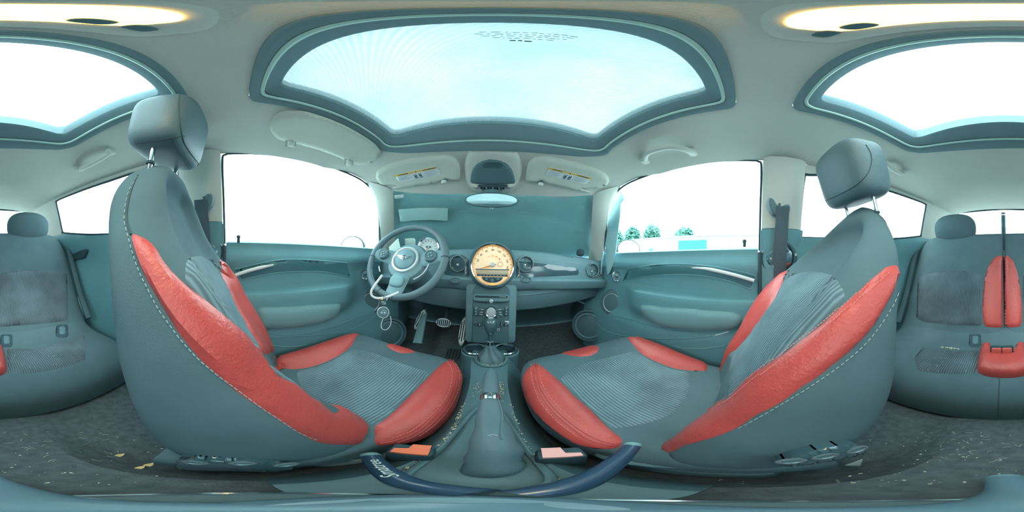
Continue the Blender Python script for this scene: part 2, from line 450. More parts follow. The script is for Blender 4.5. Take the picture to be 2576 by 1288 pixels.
# woven sun blind drawn under the front pane
m = bpy.data.materials.new('blind_mesh'); m.use_nodes = True; t = m.node_tree; t.nodes.clear(); L = t.links.new
o_ = t.nodes.new('ShaderNodeOutputMaterial'); tr = t.nodes.new('ShaderNodeBsdfTransparent'); tl = t.nodes.new('ShaderNodeBsdfTranslucent'); tl.inputs[0].default_value = (.16, .19, .20, 1)
tr.inputs[0].default_value = (.93, 1, 1, 1)
wv = t.nodes.new('ShaderNodeTexWave'); wv.inputs['Scale'].default_value = 60; wv.bands_direction = 'DIAGONAL'
tcn = t.nodes.new('ShaderNodeTexCoord'); L(tcn.outputs['Object'], wv.inputs['Vector'])
rg = t.nodes.new('ShaderNodeMapRange'); rg.inputs[3].default_value = .63; rg.inputs[4].default_value = .71; L(wv.outputs['Fac'], rg.inputs[0])
mx = t.nodes.new('ShaderNodeMixShader'); L(rg.outputs[0], mx.inputs[0]); L(tr.outputs[0], mx.inputs[1]); L(tl.outputs[0], mx.inputs[2]); L(mx.outputs[0], o_.inputs[0])
BLIND = m
bl = sheet(grow(FI, 1.02), .030, t=.0015)
blind = bl.build('sunroof_blind', BLIND, None, label='white woven mesh blind drawn across the front sunroof opening', cat='blind')
# etched lettering on the glass edge above the blind
rm = random.Random(5)
for yy, wd in ((.098, .030), (.104, .034), (.110, .030), (.116, .022), (.124, .009)):
    gm_ = MB(); x = .012 - wd
    while x < .012 + wd:
        w_ = rm.uniform(.0015, .006); hh = .0012 if yy < .12 else .003
        gm_.box((x + w_ / 2, yy + rm.uniform(-.0006, .0006), ceil_z(0, yy) + .0285), (w_, hh, .0006)); x += w_ + rm.uniform(.0012, .003)
    gm_.build('glass_marking', mat('etched_grey', (60, 92, 98), .8), blind, smooth=False, label='row of small grey marks near the rear edge')

# ---- side walls (rear quarters) with a window opening each, and the back wall
def wall_x(y, z):
    xe = pchip(XE[0], XE[1], y)
    return xe + min(.36, max(0, .385 - z)) * .25 + .05 * sstep(.10, -.05, z) * sstep(-.4, -.8, y)
QH = [(-.205, .095), (-.203, .20), (-.207, .335), (-.225, .345), (-.37, .366), (-.54, .366), (-.80, .372), (-.965, .374), (-.985, .36), (-.99, .26), (-.995, .165), (-.98, .15), (-.72, .112), (-.40, .093), (-.22, .088)]
for sgn, nm, wn in ((-1, 'wall_left', 'window_3'), (1, 'wall_right', 'window_4')):
    outer = [(-.045, -.70), (-.045, .05), (-.20, .05), (-.20, .395)] + [(y, .395) for y in (-.35, -.5, -.7, -.85)] + [(-1.0, .40), (-1.2, .395), (-1.43, .395), (-1.43, -.70)]
    hole = [(p.x, p.y) for p in resample([Vector((a, b, 0)) for a, b in QH], .03)]
    out2 = [(p.x, p.y) for p in resample([Vector((a, b, 0)) for a, b in outer], .04)]
    v2, F, D = triangulate(out2, [hole], .05)
    up = MB(); lo = MB()
    pts = [Vector((sgn * wall_x(p[0], p[1]), p[0], p[1])) for p in v2]
    Fu = [q for q in F if sum(v2[i][1] for i in q) / 3 > .09]; Fl = [q for q in F if q not in set(Fu)]
    up.add(pts, F)
    w = struct(up, nm, PALE)
    # dark lower lining, set 1 cm inwards
    low = [(-.045, -.70), (-.045, .112), (-.19, .112), (-.21, .088), (-.40, .090), (-.72, .105), (-.98, .14), (-1.2, .14), (-1.43, .14), (-1.43, -.70)]
    v3, F3, D3 = triangulate([(p.x, p.y) for p in resample([Vector((a, b, 0)) for a, b in low], .03)], [], .06)
    lp = MB().add([Vector((sgn * (wall_x(p[0], p[1]) - .012 - .02 * sstep(.0, .05, d)), p[0], p[1])) for p, d in zip(v3, D3)], F3)
    struct(lp, 'lower_lining', DOOR, w)
    # dark seal around the quarter glass
    rim = catmull([Vector((sgn * (wall_x(a, b) - .002), a, b)) for a, b in QH], 3, True)
    struct(MB().tube(rim, .006, 6, True), 'window_seal', BLACK, w)
    hv, hF, hD = triangulate(hole, [], .08)
    a = [Vector((sgn * (wall_x(p[0], p[1]) + .012), p[0], p[1])) for p in hv]; n = len(a)
    struct(MB().add(a + [p + Vector((sgn * .004, 0, 0)) for p in a], hF + [tuple(i + n for i in reversed(q)) for q in hF] + [(q, p, p + n, q + n) for p, q in boundary(hF)]), wn, GLASS)
    # pocket recess with a small bright catch, and an arm rest
    fx = onx(sgn * .585)
    if sgn < 0:
        struct(MB().patch([(176, 640), (176, 658), (212, 648), (222, 628), (214, 626)], onx(-.603), .006, .01, .004, 3, False), 'belt_slot', BLACK, w)
        struct(MB().patch([(177, 651), (184, 648), (200, 641), (198, 645), (187, 652), (178, 656)], onx(-.598), .003, .005, .003, 2, False), 'slot_catch', CHROME, w)
        struct(MB().patch([(172, 745), (205, 744), (215, 790), (200, 800), (186, 780)], onx(-.598), .045, .05, .004, 5), 'arm_rest', ARM, w)
# shelf band under the rear quarter windows
wb_out = [(-.56, -.62), (-.56, .10), (-.52, .25), (-.45, .42), (-.2, .425), (.2, .425), (.45, .42), (.52, .25), (.56, .10), (.56, -.62)]
RWH = [(-.455, .06), (-.465, .20), (-.45, .385), (-.43, .405), (0, .418), (.43, .405), (.45, .385), (.465, .20), (.455, .06)]
hole = [(p.x, p.y) for p in resample([Vector((a, b, 0)) for a, b in RWH], .04)]
v2, F, D = triangulate([(p.x, p.y) for p in resample([Vector((a, b, 0)) for a, b in wb_out], .05)], [hole], .07)
wb = struct(MB().add([(p[0], -1.42 - .10 * (0.42 - p[1]), p[1]) for p in v2], F), 'wall_back', PALE)
struct(MB().tube([(a, -1.418 - .10 * (.42 - b), b) for a, b in RWH], .008, 6, True), 'window_seal', BLACK, wb)
hv, hF, hD = triangulate(hole, [], .1)
a = [Vector((p[0], -1.44 - .10 * (.42 - p[1]), p[1])) for p in hv]; n = len(a)
struct(MB().add(a + [p + Vector((0, -.004, 0)) for p in a], hF + [tuple(i + n for i in reversed(q)) for q in hF] + [(q, p, p + n, q + n) for p, q in boundary(hF)]), 'window_5', GLASS)
wip = thing('rear_wiper', 'narrow upright wiper in the middle of the tailgate glass', 'wiper', (0, -1.475, .07))
MB().tube([(0, -1.475, .40), (0, -1.47, .25), (0, -1.485, .06)], .022, 10).build('arm', DARK, wip)
MB().box((0, -1.48, .075), (.07, .03, .05), bev=.012).build('motor_cap', DARK, wip)
MB().tube([(.014, -1.468, .40), (.014, -1.468, .10)], .006, 6).build('blade', BLACK, wip)

# ---- floor: carpet with the tunnel down its middle
def floor_z(x, y):
    top = pchip([-.9, -.45, -.30, -.16, -.02, .05, .9], [-.61, -.60, -.57, -.535, -.515, -.54, -.565], y)
    base = pchip([-.9, -.5, -.2, .0, .3, .9, 1.2], [-.60, -.60, -.62, -.64, -.69, -.70, -.56], y)
    k = sstep(.085, .17, abs(x)); return top * (1 - k) + base * k
xs = [i * .03 for i in range(-24, 25)]; ys = [-1.4 + i * .04 for i in range(66)]
fl = MB().add([(x, y, floor_z(x, y)) for y in ys for x in xs], [(j * len(xs) + i, j * len(xs) + i + 1, (j + 1) * len(xs) + i + 1, (j + 1) * len(xs) + i) for j in range(len(ys) - 1) for i in range(len(xs) - 1)])
FLOOR_BVH = fl.bvh()
struct(fl, 'floor', CARPET)
# bulkhead in front of the pedals
struct(MB().box((0, 1.22, -.30), (1.44, .03, .70), bev=.01), 'wall_front', DARK)

for s_, nm in ((-1, 'light_block_left'), (1, 'light_block_right')):
    struct(MB().box((s_ * .735, 1.06, -.36), (.03, .40, .76), bev=.01), nm, DARK)  # unseen boards added to block light leaking in beside the dash
struct(MB().box((0, 1.215, -.02), (1.46, .10, .06), bev=.01), 'light_block_front', DARK)  # unseen bar added behind the dash against the same light leak

# ---- windscreen glass and A pillars
EDG = [(.466, .662, .33), (.515, .74, .25), (.56, .81, .17), (.60, .88, .09), (.64, .955, -.01)]
def ws(u, v, off=0):
    k = v * 4; i = min(3, int(k)); e = Vector(EDG[i]).lerp(Vector(EDG[i + 1]), k - i)
    c = Vector((0, .792, .314)).lerp(Vector((0, 1.14, -.03)), v)
    p = Vector((e.x * u, c.y + (e.y - c.y) * u * u, c.z + (e.z - c.z) * u * u))
    return p + Vector((0, .70, .72)) * off
def ws_sheet(u0, u1, off, t, nu=24, nv=8):
    mb = MB(); 
    g = [[ws(u0 + (u1 - u0) * i / nu, j / nv, off) for i in range(nu + 1)] for j in range(nv + 1)]
    g2 = [[ws(u0 + (u1 - u0) * i / nu, j / nv, off + t) for i in range(nu + 1)] for j in range(nv + 1)]
    rings = [[*a, *reversed(b)] for a, b in zip(g, g2)]
    return mb.loft(rings)
struct(ws_sheet(-1.03, 1.03, .006, .005), 'window_6', GLASS)
for sgn, nm in ((-1, 'trim_3'), (1, 'trim_4')):
    fe = [(.558, .563, .375), (.578, .655, .30), (.60, .715, .20), (.625, .755, .12), (.655, .80, -.02)]
    rings = []
    for a, b in zip(catmull(EDG, 4), catmull(fe, 4)):
        a = Vector((a.x * sgn, a.y, a.z)); b = Vector((b.x * sgn, b.y, b.z)); m_ = (a + b) / 2
        o_n = Vector((m_.x, m_.y, 0)).normalized()
        rings.append([a + o_n * .03, a, a.lerp(b, .15) - o_n * .012, m_ - o_n * .018, a.lerp(b, .85) - o_n * .012, b, b + o_n * .03])
    struct(MB().loft(rings), nm, PALE)
# ---- doors: glass, frame seal, inner panel with its parts
DW = [(-.045, .035), (-.046, .20), (-.047, .36), (-.035, .384), (.0, .389), (.20, .392), (.45, .384), (.57, .366), (.655, .318), (.715, .22), (.75, .13), (.79, .03)]
def door_x(y, z): return .557 + max(0, .385 - z) * .25 + .012
def panel_x(y, z):
    """distance of the inner door skin from the car's middle"""
    x = .655 - .02 * sstep(.03, -.03, z)
    x += .022 * sstep(-.03, -.10, z)                       # dished under the belt roll
    x -= .050 * sstep(-.135, -.17, z) * sstep(-.33, -.24, z) * sstep(.62, .48, y)     # arm rest swell
    x -= .030 * sstep(-.27, -.36, z)
    return x
DOORS = {}; DSK = {}
RINGM = mat('ring_gloss_plastic', (84, 132, 142), .22, spec=.5)
for sgn, nm, wn in ((-1, 'door_1', 'window_7'), (1, 'door_2', 'window_8')):
    d = thing(nm, None, None, (sgn * .65, .38, -.66), kind='structure'); DOORS[sgn] = d
    ny, nz = 44, 46; g = []
    for j in range(nz + 1):
        z = .04 - .72 * j / nz
        row = []
        for i in range(ny + 1):
            y = -.04 + 1.02 * i / ny
            zz = z if j else .04
            row.append(Vector((sgn * panel_x(y, zz), y, zz - .012 * (y / .8) * (1 if j < 6 else 0))))
        g.append(row)
    top1 = [p + Vector((sgn * .014, 0, .006)) for p in g[0]]; top2 = [p + Vector((sgn * .05, 0, .002)) for p in g[0]]
    g = [top2, top1] + g
    mb = MB().loft(g, False, False, False)
    struct(mb, 'door_skin', DOOR, d); DSK[sgn] = onmesh(mb.bvh())
    # rear edge of the door with its rubber
    struct(MB().box((sgn * .655, -.046, -.30), (.06, .014, .66), bev=.006), 'door_edge', BLACK, d)
    rim = [Vector((sgn * (door_x(a, b) - .010), a, b)) for a, b in DW]
    struct(MB().tube(catmull(rim, 4), .0045, 6), 'frame_seal', BLACK, d)
    hole = [(p.x, p.y) for p in resample([Vector((a, b, 0)) for a, b in DW], .03)]
    hv, hF, hD = triangulate(hole, [], .1)
    a = [Vector((sgn * door_x(p[0], p[1]), p[0], p[1])) for p in hv]; n = len(a)
    struct(MB().add(a + [p + Vector((sgn * .004, 0, 0)) for p in a], hF + [tuple(i + n for i in reversed(q)) for q in hF] + [(q, p, p + n, q + n) for p, q in boundary(hF)]), wn, GLASS)

def tube_px(pts, fn, r, n=6, sub=6):
    return MB().tube(catmull([fn(x, y)[0] for x, y in pts], sub), r, n)
# passenger door fittings
d = DOORS[1]
struct(tube_px([(1579, 677), (1640, 667), (1686, 664), (1733, 665), (1803, 672), (1873, 686), (1900, 694)], DSK[1], .0035), 'ring_moulding', DOOR, d)
struct(tube_px([(1567, 709), (1616, 698), (1686, 691), (1756, 693), (1826, 705), (1890, 729)], DSK[1], .0035), 'ring_moulding', DOOR, d)
struct(MB().patch([(1579, 678), (1640, 668), (1686, 665), (1733, 666), (1803, 673), (1873, 687), (1900, 695), (1888, 727), (1826, 704), (1756, 692), (1686, 690), (1616, 697), (1567, 708)], DSK[1], .002, .01, .004, 8, False), 'ring_infill', RINGM, d)
struct(MB().tube(catmull([PX(x, y, .634) for x, y in ((1740, 674), (1776, 676), (1818, 684.5), (1858, 694.5), (1897, 706))], 6), [.0015 + .006 * min(1, k / 8) for k in range(25)], 10), 'pull_handle', PULL, d, label='bright curved pull handle')
struct(MB().lathe([(.030, 0), (.032, .006), (.027, .012), (.022, .006)], PX(1552, 695, .65), (-1, -.6, 0), 24), 'tweeter_ring', CHROME, d, label='chrome tweeter ring')
struct(MB().lathe([(.022, 0), (.020, .006), (.004, .010)], PX(1552, 695, .652), (-1, -.6, 0), 20), 'tweeter', GLOSSD, d)
struct(MB().lathe([(.085, 0), (.080, .012), (.062, .016), (.056, .006), (.054, .002)], PX(1542, 762, .655), (-1, -.35, .1), 32), 'speaker_surround', DARK, d)
struct(MB().lathe([(.054, .010), (.057, .014), (.060, .012)], PX(1541, 762, .653), (-1, -.35, .1), 32, caps=False), 'speaker_rim_glint', SILVER, d)  # silver ring put in for the highlight arcs on the speaker rim
struct(MB().lathe([(.055, 0), (.05, .008), (.006, .012)], PX(1539, 761, .650), (-1, -.35, .1), 28), 'speaker_grille', DARK, d)
struct(MB().patch([(1612, 765), (1680, 769), (1760, 775), (1849, 783), (1870, 800), (1850, 826), (1790, 831), (1733, 829), (1663, 820), (1624, 798)], onx(.612), .022, .05, .02, 8), 'arm_rest', ARM, d, label='pale padded arm rest')
struct(tube_px([(1539, 793), (1560, 797), (1593, 805), (1651, 822), (1733, 833), (1800, 833), (1845, 826)], DSK[1], .0035), 'pocket_edge', DOOR, d)
struct(tube_px([(1489, 790), (1500, 812), (1530, 835), (1580, 846), (1680, 852), (1770, 848), (1800, 842)], DSK[1], .0035), 'pocket_edge', DOOR, d)
struct(tube_px([(1775, 847), (1805, 842), (1834, 834)], DSK[1], .0035), 'sill_strip', SILVER, d, label='bright strip low on the door')
struct(tube_px([(1700, 872), (1728, 877), (1780, 876), (1826, 869)], DSK[1], .0035), 'lower_moulding', ARM, d)
struct(MB().lathe([(.006, 0), (.006, .018), (.009, .02), (.007, .028), (.002, .030)], PX(1873, 621, .655), (0, 0, 1), 12), 'lock_pin', BLACK, d)
struct(tube_px([(1502, 665), (1480, 720), (1478, 775), (1500, 830), (1540, 870)], onx(.66), .005), 'door_gap_seal', BLACK, d)
# driver door fittings
d = DOORS[-1]
struct(tube_px([(590, 679), (601, 675), (668, 660), (719, 653), (796, 655), (873, 661)], DSK[-1], .0035), 'ring_moulding', DOOR, d)
struct(tube_px([(610, 706), (622, 701), (694, 687), (771, 683), (822, 685), (880, 697)], DSK[-1], .0035), 'ring_moulding', DOOR, d)
struct(MB().patch([(590, 680), (668, 661), (719, 654), (796, 656), (873, 662), (880, 696), (822, 684), (771, 682), (694, 686), (610, 704)], DSK[-1], .002, .01, .004, 8, False), 'ring_infill', RINGM, d)
struct(MB().tube(catmull([PX(x, y, -.634) for x, y in ((688, 666.5), (662, 672), (637, 678), (612, 685.5), (588, 694))], 6), [.004 + .0035 * min(1, k / 8) for k in range(25)], 10), 'pull_handle', PULL, d, label='bright curved pull handle')
struct(MB().lathe([(.030, 0), (.032, .006), (.027, .012), (.022, .006)], PX(918, 690, -.65), (1, -.6, 0), 24), 'tweeter_ring', CHROME, d, label='chrome tweeter ring')
struct(MB().lathe([(.022, 0), (.020, .006), (.004, .010)], PX(918, 690, -.652), (1, -.6, 0), 20), 'tweeter', GLOSSD, d)
struct(MB().lathe([(.085, 0), (.080, .012), (.062, .016), (.056, .006), (.054, .002)], PX(930, 760, -.655), (1, -.35, .1), 32), 'speaker_surround', DARK, d)
struct(MB().lathe([(.054, .010), (.057, .014), (.060, .012)], PX(931, 760, -.653), (1, -.35, .1), 32, caps=False), 'speaker_rim_glint', SILVER, d)  # again a silver ring in place of the rim's highlight arcs
struct(MB().lathe([(.055, 0), (.05, .008), (.006, .012)], PX(932, 760, -.650), (1, -.35, .1), 28), 'speaker_grille', DARK, d)
struct(MB().patch([(648, 774), (700, 769), (780, 764), (850, 761), (858, 768), (848, 793), (820, 809), (760, 822), (700, 827), (650, 825)], onx(-.612), .022, .05, .02, 8), 'arm_rest', ARM, d, label='pale padded arm rest')
struct(tube_px([(662, 835), (700, 842), (760, 840), (850, 818), (905, 795), (930, 790)], DSK[-1], .0035), 'pocket_edge', DOOR, d)
struct(tube_px([(668, 850), (726, 846), (800, 842), (880, 830), (945, 795)], DSK[-1], .0035), 'pocket_edge', DOOR, d)
struct(tube_px([(660, 864), (700, 871), (737, 872), (770, 868)], DSK[-1], .0035), 'lower_moulding', ARM, d)
struct(MB().lathe([(.006, 0), (.006, .018), (.009, .02), (.007, .028), (.002, .030)], PX(600, 610, -.655), (0, 0, 1), 12), 'lock_pin', BLACK, d)

# ---- B pillars with their belts
for sgn, nm in ((-1, 'trim_5'), (1, 'trim_6')):
    t_ = thing(nm, None, None, (sgn * .62, -.12, -.64), kind='structure')
    def bx(z): return sgn * (.557 + max(0, .385 - z) * .25 - .018)
    def slab(z0, z1, y0, y1, bow):
        rings = []
        for k in range(9):
            z = z0 + (z1 - z0) * k / 8; x = bx(z)
            rings.append([Vector((x + sgn * .05, y0, z)), Vector((x + sgn * .006, y0, z)), Vector((x - sgn * bow * .7, y0 * .85 + y1 * .15, z)), Vector((x - sgn * bow, (y0 + y1) / 2, z)),
                          Vector((x - sgn * bow * .7, y0 * .15 + y1 * .85, z)), Vector((x + sgn * .006, y1, z)), Vector((x + sgn * .05, y1, z))])
        return MB().loft(rings)
    struct(slab(.117, .394, -.052, -.205, .012), 'upper_cover', PALE, t_)
    struct(slab(-.66, .115, -.052, -.215, .014), 'lower_cover', DOOR, t_)
    if sgn > 0:
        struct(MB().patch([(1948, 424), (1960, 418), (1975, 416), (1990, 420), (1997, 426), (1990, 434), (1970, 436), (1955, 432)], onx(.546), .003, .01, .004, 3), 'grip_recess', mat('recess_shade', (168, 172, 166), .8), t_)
# ================================================================== FRONT SEATS
def outward(fn, u, w, eu, ew, ref):
    p = fn(u, w); a = fn(u + eu, w) - fn(u - eu, w); b = fn(u, w + ew) - fn(u, w - ew)
    n = a.cross(b)
    if n.length < 1e-12: n = p - ref
    n.normalize()
    return p, (n if n.dot(p - ref) > 0 else -n)
def back_surface(tab, center, sgn, D, p=3.2, lean=0.0):
    """horizontal slices of a seat back: TAB = rows of (z, yb, yf, xi); mirrored about CENTER for the outer side"""
    Z = [r[0] for r in tab]
    def S(t, z):
        z = min(Z[-1], max(Z[0], z))
        yb = pchip(Z, [r[1] for r in tab], z); yf = pchip(Z, [r[2] for r in tab], z); xi = pchip(Z, [r[3] for r in tab], z)
        hw = center - xi; ym = yb * .45 + yf * .55
        dd = D * sstep(.0, -.06, z - Z[-1] + .04)
        t -= .2 * math.sin(4 * t); c, s_ = math.cos(t), math.sin(t)
        sx = math.copysign(abs(c) ** (2 / p), c); sy = math.copysign(abs(s_) ** (2 / p), s_)
        y = ym + ((yf - ym) if sy > 0 else (ym - yb)) * sy
        if sy > 0: y += (lean * sstep(-.10, -.42, z) * sstep(.2, .9, -sx) - dd * sstep(.86, .42, abs(sx))) * sy
        return Vector((sgn * (center + hw * sx), y, z))
    def mid(z): return Vector((sgn * center, (pchip(Z, [r[1] for r in tab], z) + pchip(Z, [r[2] for r in tab], z)) / 2, z))
    return S, mid
def slice_loft(zs, S, n=72):
    return MB().loft([[S(2 * PI * k / n, z) for k in range(n)] for z in zs])
def cush_surface(tab, sgn, p=3.4):
    Y = [r[0] for r in tab]
    def S(t, y):
        y = min(Y[-1], max(Y[0], y))
        zt, Dp, xi, xo, zb = (pchip(Y, [r[k] for r in tab], y) for k in range(1, 6))
        c0 = (xi + xo) / 2; hw = (xo - xi) / 2; zm = (zt + zb) / 2
        t -= .2 * math.sin(4 * t); c, s_ = math.cos(t), math.sin(t)
        sx = math.copysign(abs(c) ** (2 / p), c); sz = math.copysign(abs(s_) ** (2 / p), s_)
        z = zm + (zt - zm) * sz
        if sz > 0: z -= Dp * sstep(.92, .45, abs(sx)) * sz
        return Vector((sgn * (c0 + hw * sx), y, z))
    def mid(y): return Vector((sgn * (pchip(Y, [r[3] for r in tab], y) + pchip(Y, [r[4] for r in tab], y)) / 2, y, (pchip(Y, [r[1] for r in tab], y) + pchip(Y, [r[5] for r in tab], y)) / 2))
    return S, mid
def cushion_loft(tab, S, n=72):
    N = 40; Y0, Y1 = tab[0][0], tab[-1][0]
    return MB().loft([[S(2 * PI * k / n, Y0 + (Y1 - Y0) * (1 - (1 - i / N) ** 1.6)) for k in range(n)] for i in range(N + 1)])
def to_uv(S, q, w, steps=360):
    best = min(range(steps), key=lambda k: (S(-PI / 2 + 2 * PI * k / steps, w) - q).length_squared)
    return (-PI / 2 + 2 * PI * best / steps, w)
def trace(S, fn, pts, axis):
    """where the pixels PTS lie on the surface S, in its parameters; AXIS names the slice coordinate"""
    cx, cy = sum(p[0] for p in pts) / len(pts), sum(p[1] for p in pts) / len(pts); res = []
    for x, y in pts:
        q = fn(*clamp_px(fn, x, y, cx, cy))[0]
        res.append(to_uv(S, q, q[axis]))
    return res
def flip(uv): return [(PI - u, w) for u, w in uv]
def stitches(mb, path, fn, r=.0007, on=9, off=6):
    pts = resample([Vector((p.x, p.y, 0)) for p in catmull([Vector((x, y, 0)) for x, y in path], 8)], 3, False)
    k = 0; cyc = max(2, (on + off) // 3); run = max(1, on // 3)
    while k + run < len(pts):
        seg = []
        for q in pts[k:k + run + 1]:
            loc, nn = fn(q.x, q.y); seg.append(loc + nn * .0015)
        if len(seg) > 1 and all((seg[i + 1] - seg[i]).length < .06 for i in range(len(seg) - 1)): mb.tube(seg, r, 5)
        k += cyc
    return mb
def seam(path, fn, r=.0016, lift=.0006):
    pts = [fn(p.x, p.y) for p in catmull([Vector((x, y, 0)) for x, y in path], 8)]
    return MB().tube([l + n * lift for l, n in pts], r, 5)
STITCH = mat('grey_thread', (150, 172, 172), .8)
REDSTITCH = mat('red_thread', (228, 130, 120), .7)
SEAMM = mat('seam_shadow', (70, 88, 92), .95)

def front_seat(label, sgn, back_tab, center, cush_tab, head, px):
    S = thing('front_seat', label, 'seat', (sgn * .34, .15, -.69), 'front seats')
    zs = [back_tab[0][0] + (back_tab[-1][0] - back_tab[0][0]) * (1 - (1 - i / 46) ** 1.7) for i in range(47)]
    Sb, midb = back_surface(back_tab, center, sgn, .042, 3.2, .052 if sgn < 0 else 0)
    bk = slice_loft(zs, Sb)
    B = bk.build('backrest', FAB, S); bb = bk.bvh(); fb = onmesh(bb)
    Sc, midc = cush_surface(cush_tab, sgn)
    cu = cushion_loft(cush_tab, Sc); Cc = cu.build('seat_cushion', FAB, S); fc = onmesh(cu.bvh())
    NB = lambda u, w: outward(Sb, u, w, .02, .004, midb(w))
    NC = lambda u, w: outward(Sc, u, w, .02, .004, midc(w))
    sideb = trace(Sb, fb, px['back_side'], 2); edgeb = trace(Sb, fb, px['back_edge'], 2)
    topb = trace(Sb, fb, px['back_top'], 2)
    MB().patch_uv(sideb + list(reversed(topb)), NB).build('inner_bolster', RED, B, label='red leather inner bolster')
    MB().patch_uv(flip(sideb[1:]) + list(reversed(edgeb)), NB).build('outer_bolster', RED, B, label='red leather outer bolster')
    sidec = trace(Sc, fc, px['cush_side'], 1); innc = trace(Sc, fc, px['cush_edge'], 1); outc = trace(Sc, fc, px['cush_edge2'], 1)
    MB().patch_uv(sidec + list(reversed(innc)), NC, .008, .02).build('inner_bolster', RED, Cc, label='red leather inner bolster')
    MB().patch_uv(flip(sidec[:-3]) + list(reversed(outc)), NC, .008, .02).build('outer_bolster', RED, Cc, label='red leather outer bolster')
    arc = trace(Sb, fb, px['mid_arc'], 2); ed = edgeb[2:]
    inn = [(u, w) for u, w in topb if w < arc[0 if sgn < 0 else -1][1] - .008 and w > ed[-1][1]]
    if sgn < 0: mid_poly = arc + ed + list(reversed(inn))
    else: mid_poly = list(reversed(arc)) + ed + list(reversed(inn))
    MB().patch_uv(mid_poly, NB, .004, .012, .006, .010, 0).build('ribbed_panel', RIB, B, label='ribbed grey centre panel')
    tipv = trace(Sc, fc, px['tip_edge'], 1)
    MB().patch_uv(tipv + [(u, .5465) for u, w in reversed(tipv)], NC, .004, .012, .005, .007, 2).build('front_inset', RED, Cc, label='small red leather inset on the front edge')
    MB().patch(px['cush_mid'], fc, .003, .012, .006, 7).build('ribbed_panel', RIB, Cc, label='ribbed grey centre panel')
    if 'seam' in px:
        stitches(MB(), px['seam'], fb).build('stitching', STITCH, B, kind='stuff')
        seam(px['seam'][:5] if 'edge' not in px else px['edge'], fb).build('piping', SEAMM, B)
    for k in ('dbl1', 'dbl2'):
        if k in px: seam(px[k], fc, .0016, .0075).build('piping', mat('red_piping', (186, 70, 70), .5), Cc)
    if 'cst' in px:
        q = MB()
        for path in px['cst']:
            def lift(x, y, f=fc):
                l, n = f(x, y); return l + n * .007, n
            stitches(q, path, lift, .0007, 6, 3)
        q.build('stitching', REDSTITCH, Cc, kind='stuff')
    if 'bst' in px:
        q = MB()
        for path in px['bst']:
            def lift2(x, y, f=fb):
                l, n = f(x, y); return l + n * .0075, n
            stitches(q, path, lift2, .0005, 6, 3)
        q.build('stitching', REDSTITCH, B, kind='stuff')
    # head restraint on two chrome posts
    hc, hs, tilt = head
    ax = (Vector((1, 0, 0)), Vector((0, math.cos(tilt), -math.sin(tilt))), Vector((0, math.sin(tilt), math.cos(tilt))))
    H = MB().pillow(hc, hs, (.42, .55), ax, 40, 24)
    ho = H.build('head_restraint', LEATH, S)
    fh = onmesh(H.bvh())
    for pth in px.get('hseam', []): seam(pth, fh, .0014, .0002).build('seam', SEAMM, ho)
    for dx in (-.062, .062):
        a = Vector(hc) + ax[0] * dx - ax[2] * (hs[2] * .35); b = a - ax[2] * (hs[2] * .15 + .11)
        MB().tube([a, b], .006, 12).build('post', CHROME, S)
        MB().lathe([(.009, 0), (.009, .006), (.007, .008)], a - ax[2] * (hs[2] * .15 + .045), ax[2], 14).build('post_collar', BLACK, S)
    # base frame, runners and the trim along the tunnel side
    ci = sgn * (cush_tab[3][3] + .035)
    MB().box((sgn * .34, .22, -.600), (.40, .50, .055), bev=.02).build('base_trim', DARK, S)
    for xx in (sgn * .18, sgn * .50):
        MB().box((xx, .20, -.665), (.05, .60, .045), bev=.008).build('runner', SILVER, S)
    MB().box((sgn * .175, .17, -.520), (.03, .46, .12), bev=.012).build('side_cover', DARK, S)
    return S, fb, fc

# driver seat
D_BACK = [(-.52, -.085, .16, .135), (-.42, -.115, .158, .122), (-.34, -.133, .138, .118), (-.26, -.148, .110, .118), (-.19, -.160, .074, .120), (-.14, -.168, .044, .122),
          (-.092, -.172, .020, .125), (-.05, -.178, -.012, .132), (0, -.192, -.050, .150), (.05, -.215, -.078, .176), (.10, -.234, -.094, .206), (.15, -.244, -.108, .246), (.185, -.244, -.124, .280), (.212, -.232, -.148, .314), (.227, -.205, -.180, .345)]
D_CUSH = [(-.08, -.46, .03, .13, .57, -.56), (.05, -.43, .035, .125, .575, -.57), (.15, -.408, .038, .112, .58, -.57), (.25, -.392, .036, .088, .585, -.57), (.35, -.380, .030, .077, .587, -.56), (.45, -.376, .020, .080, .58, -.53), (.51, -.385, .008, .100, .56, -.49), (.538, -.402, .002, .135, .52, -.47), (.548, -.430, 0, .20, .46, -.45)]
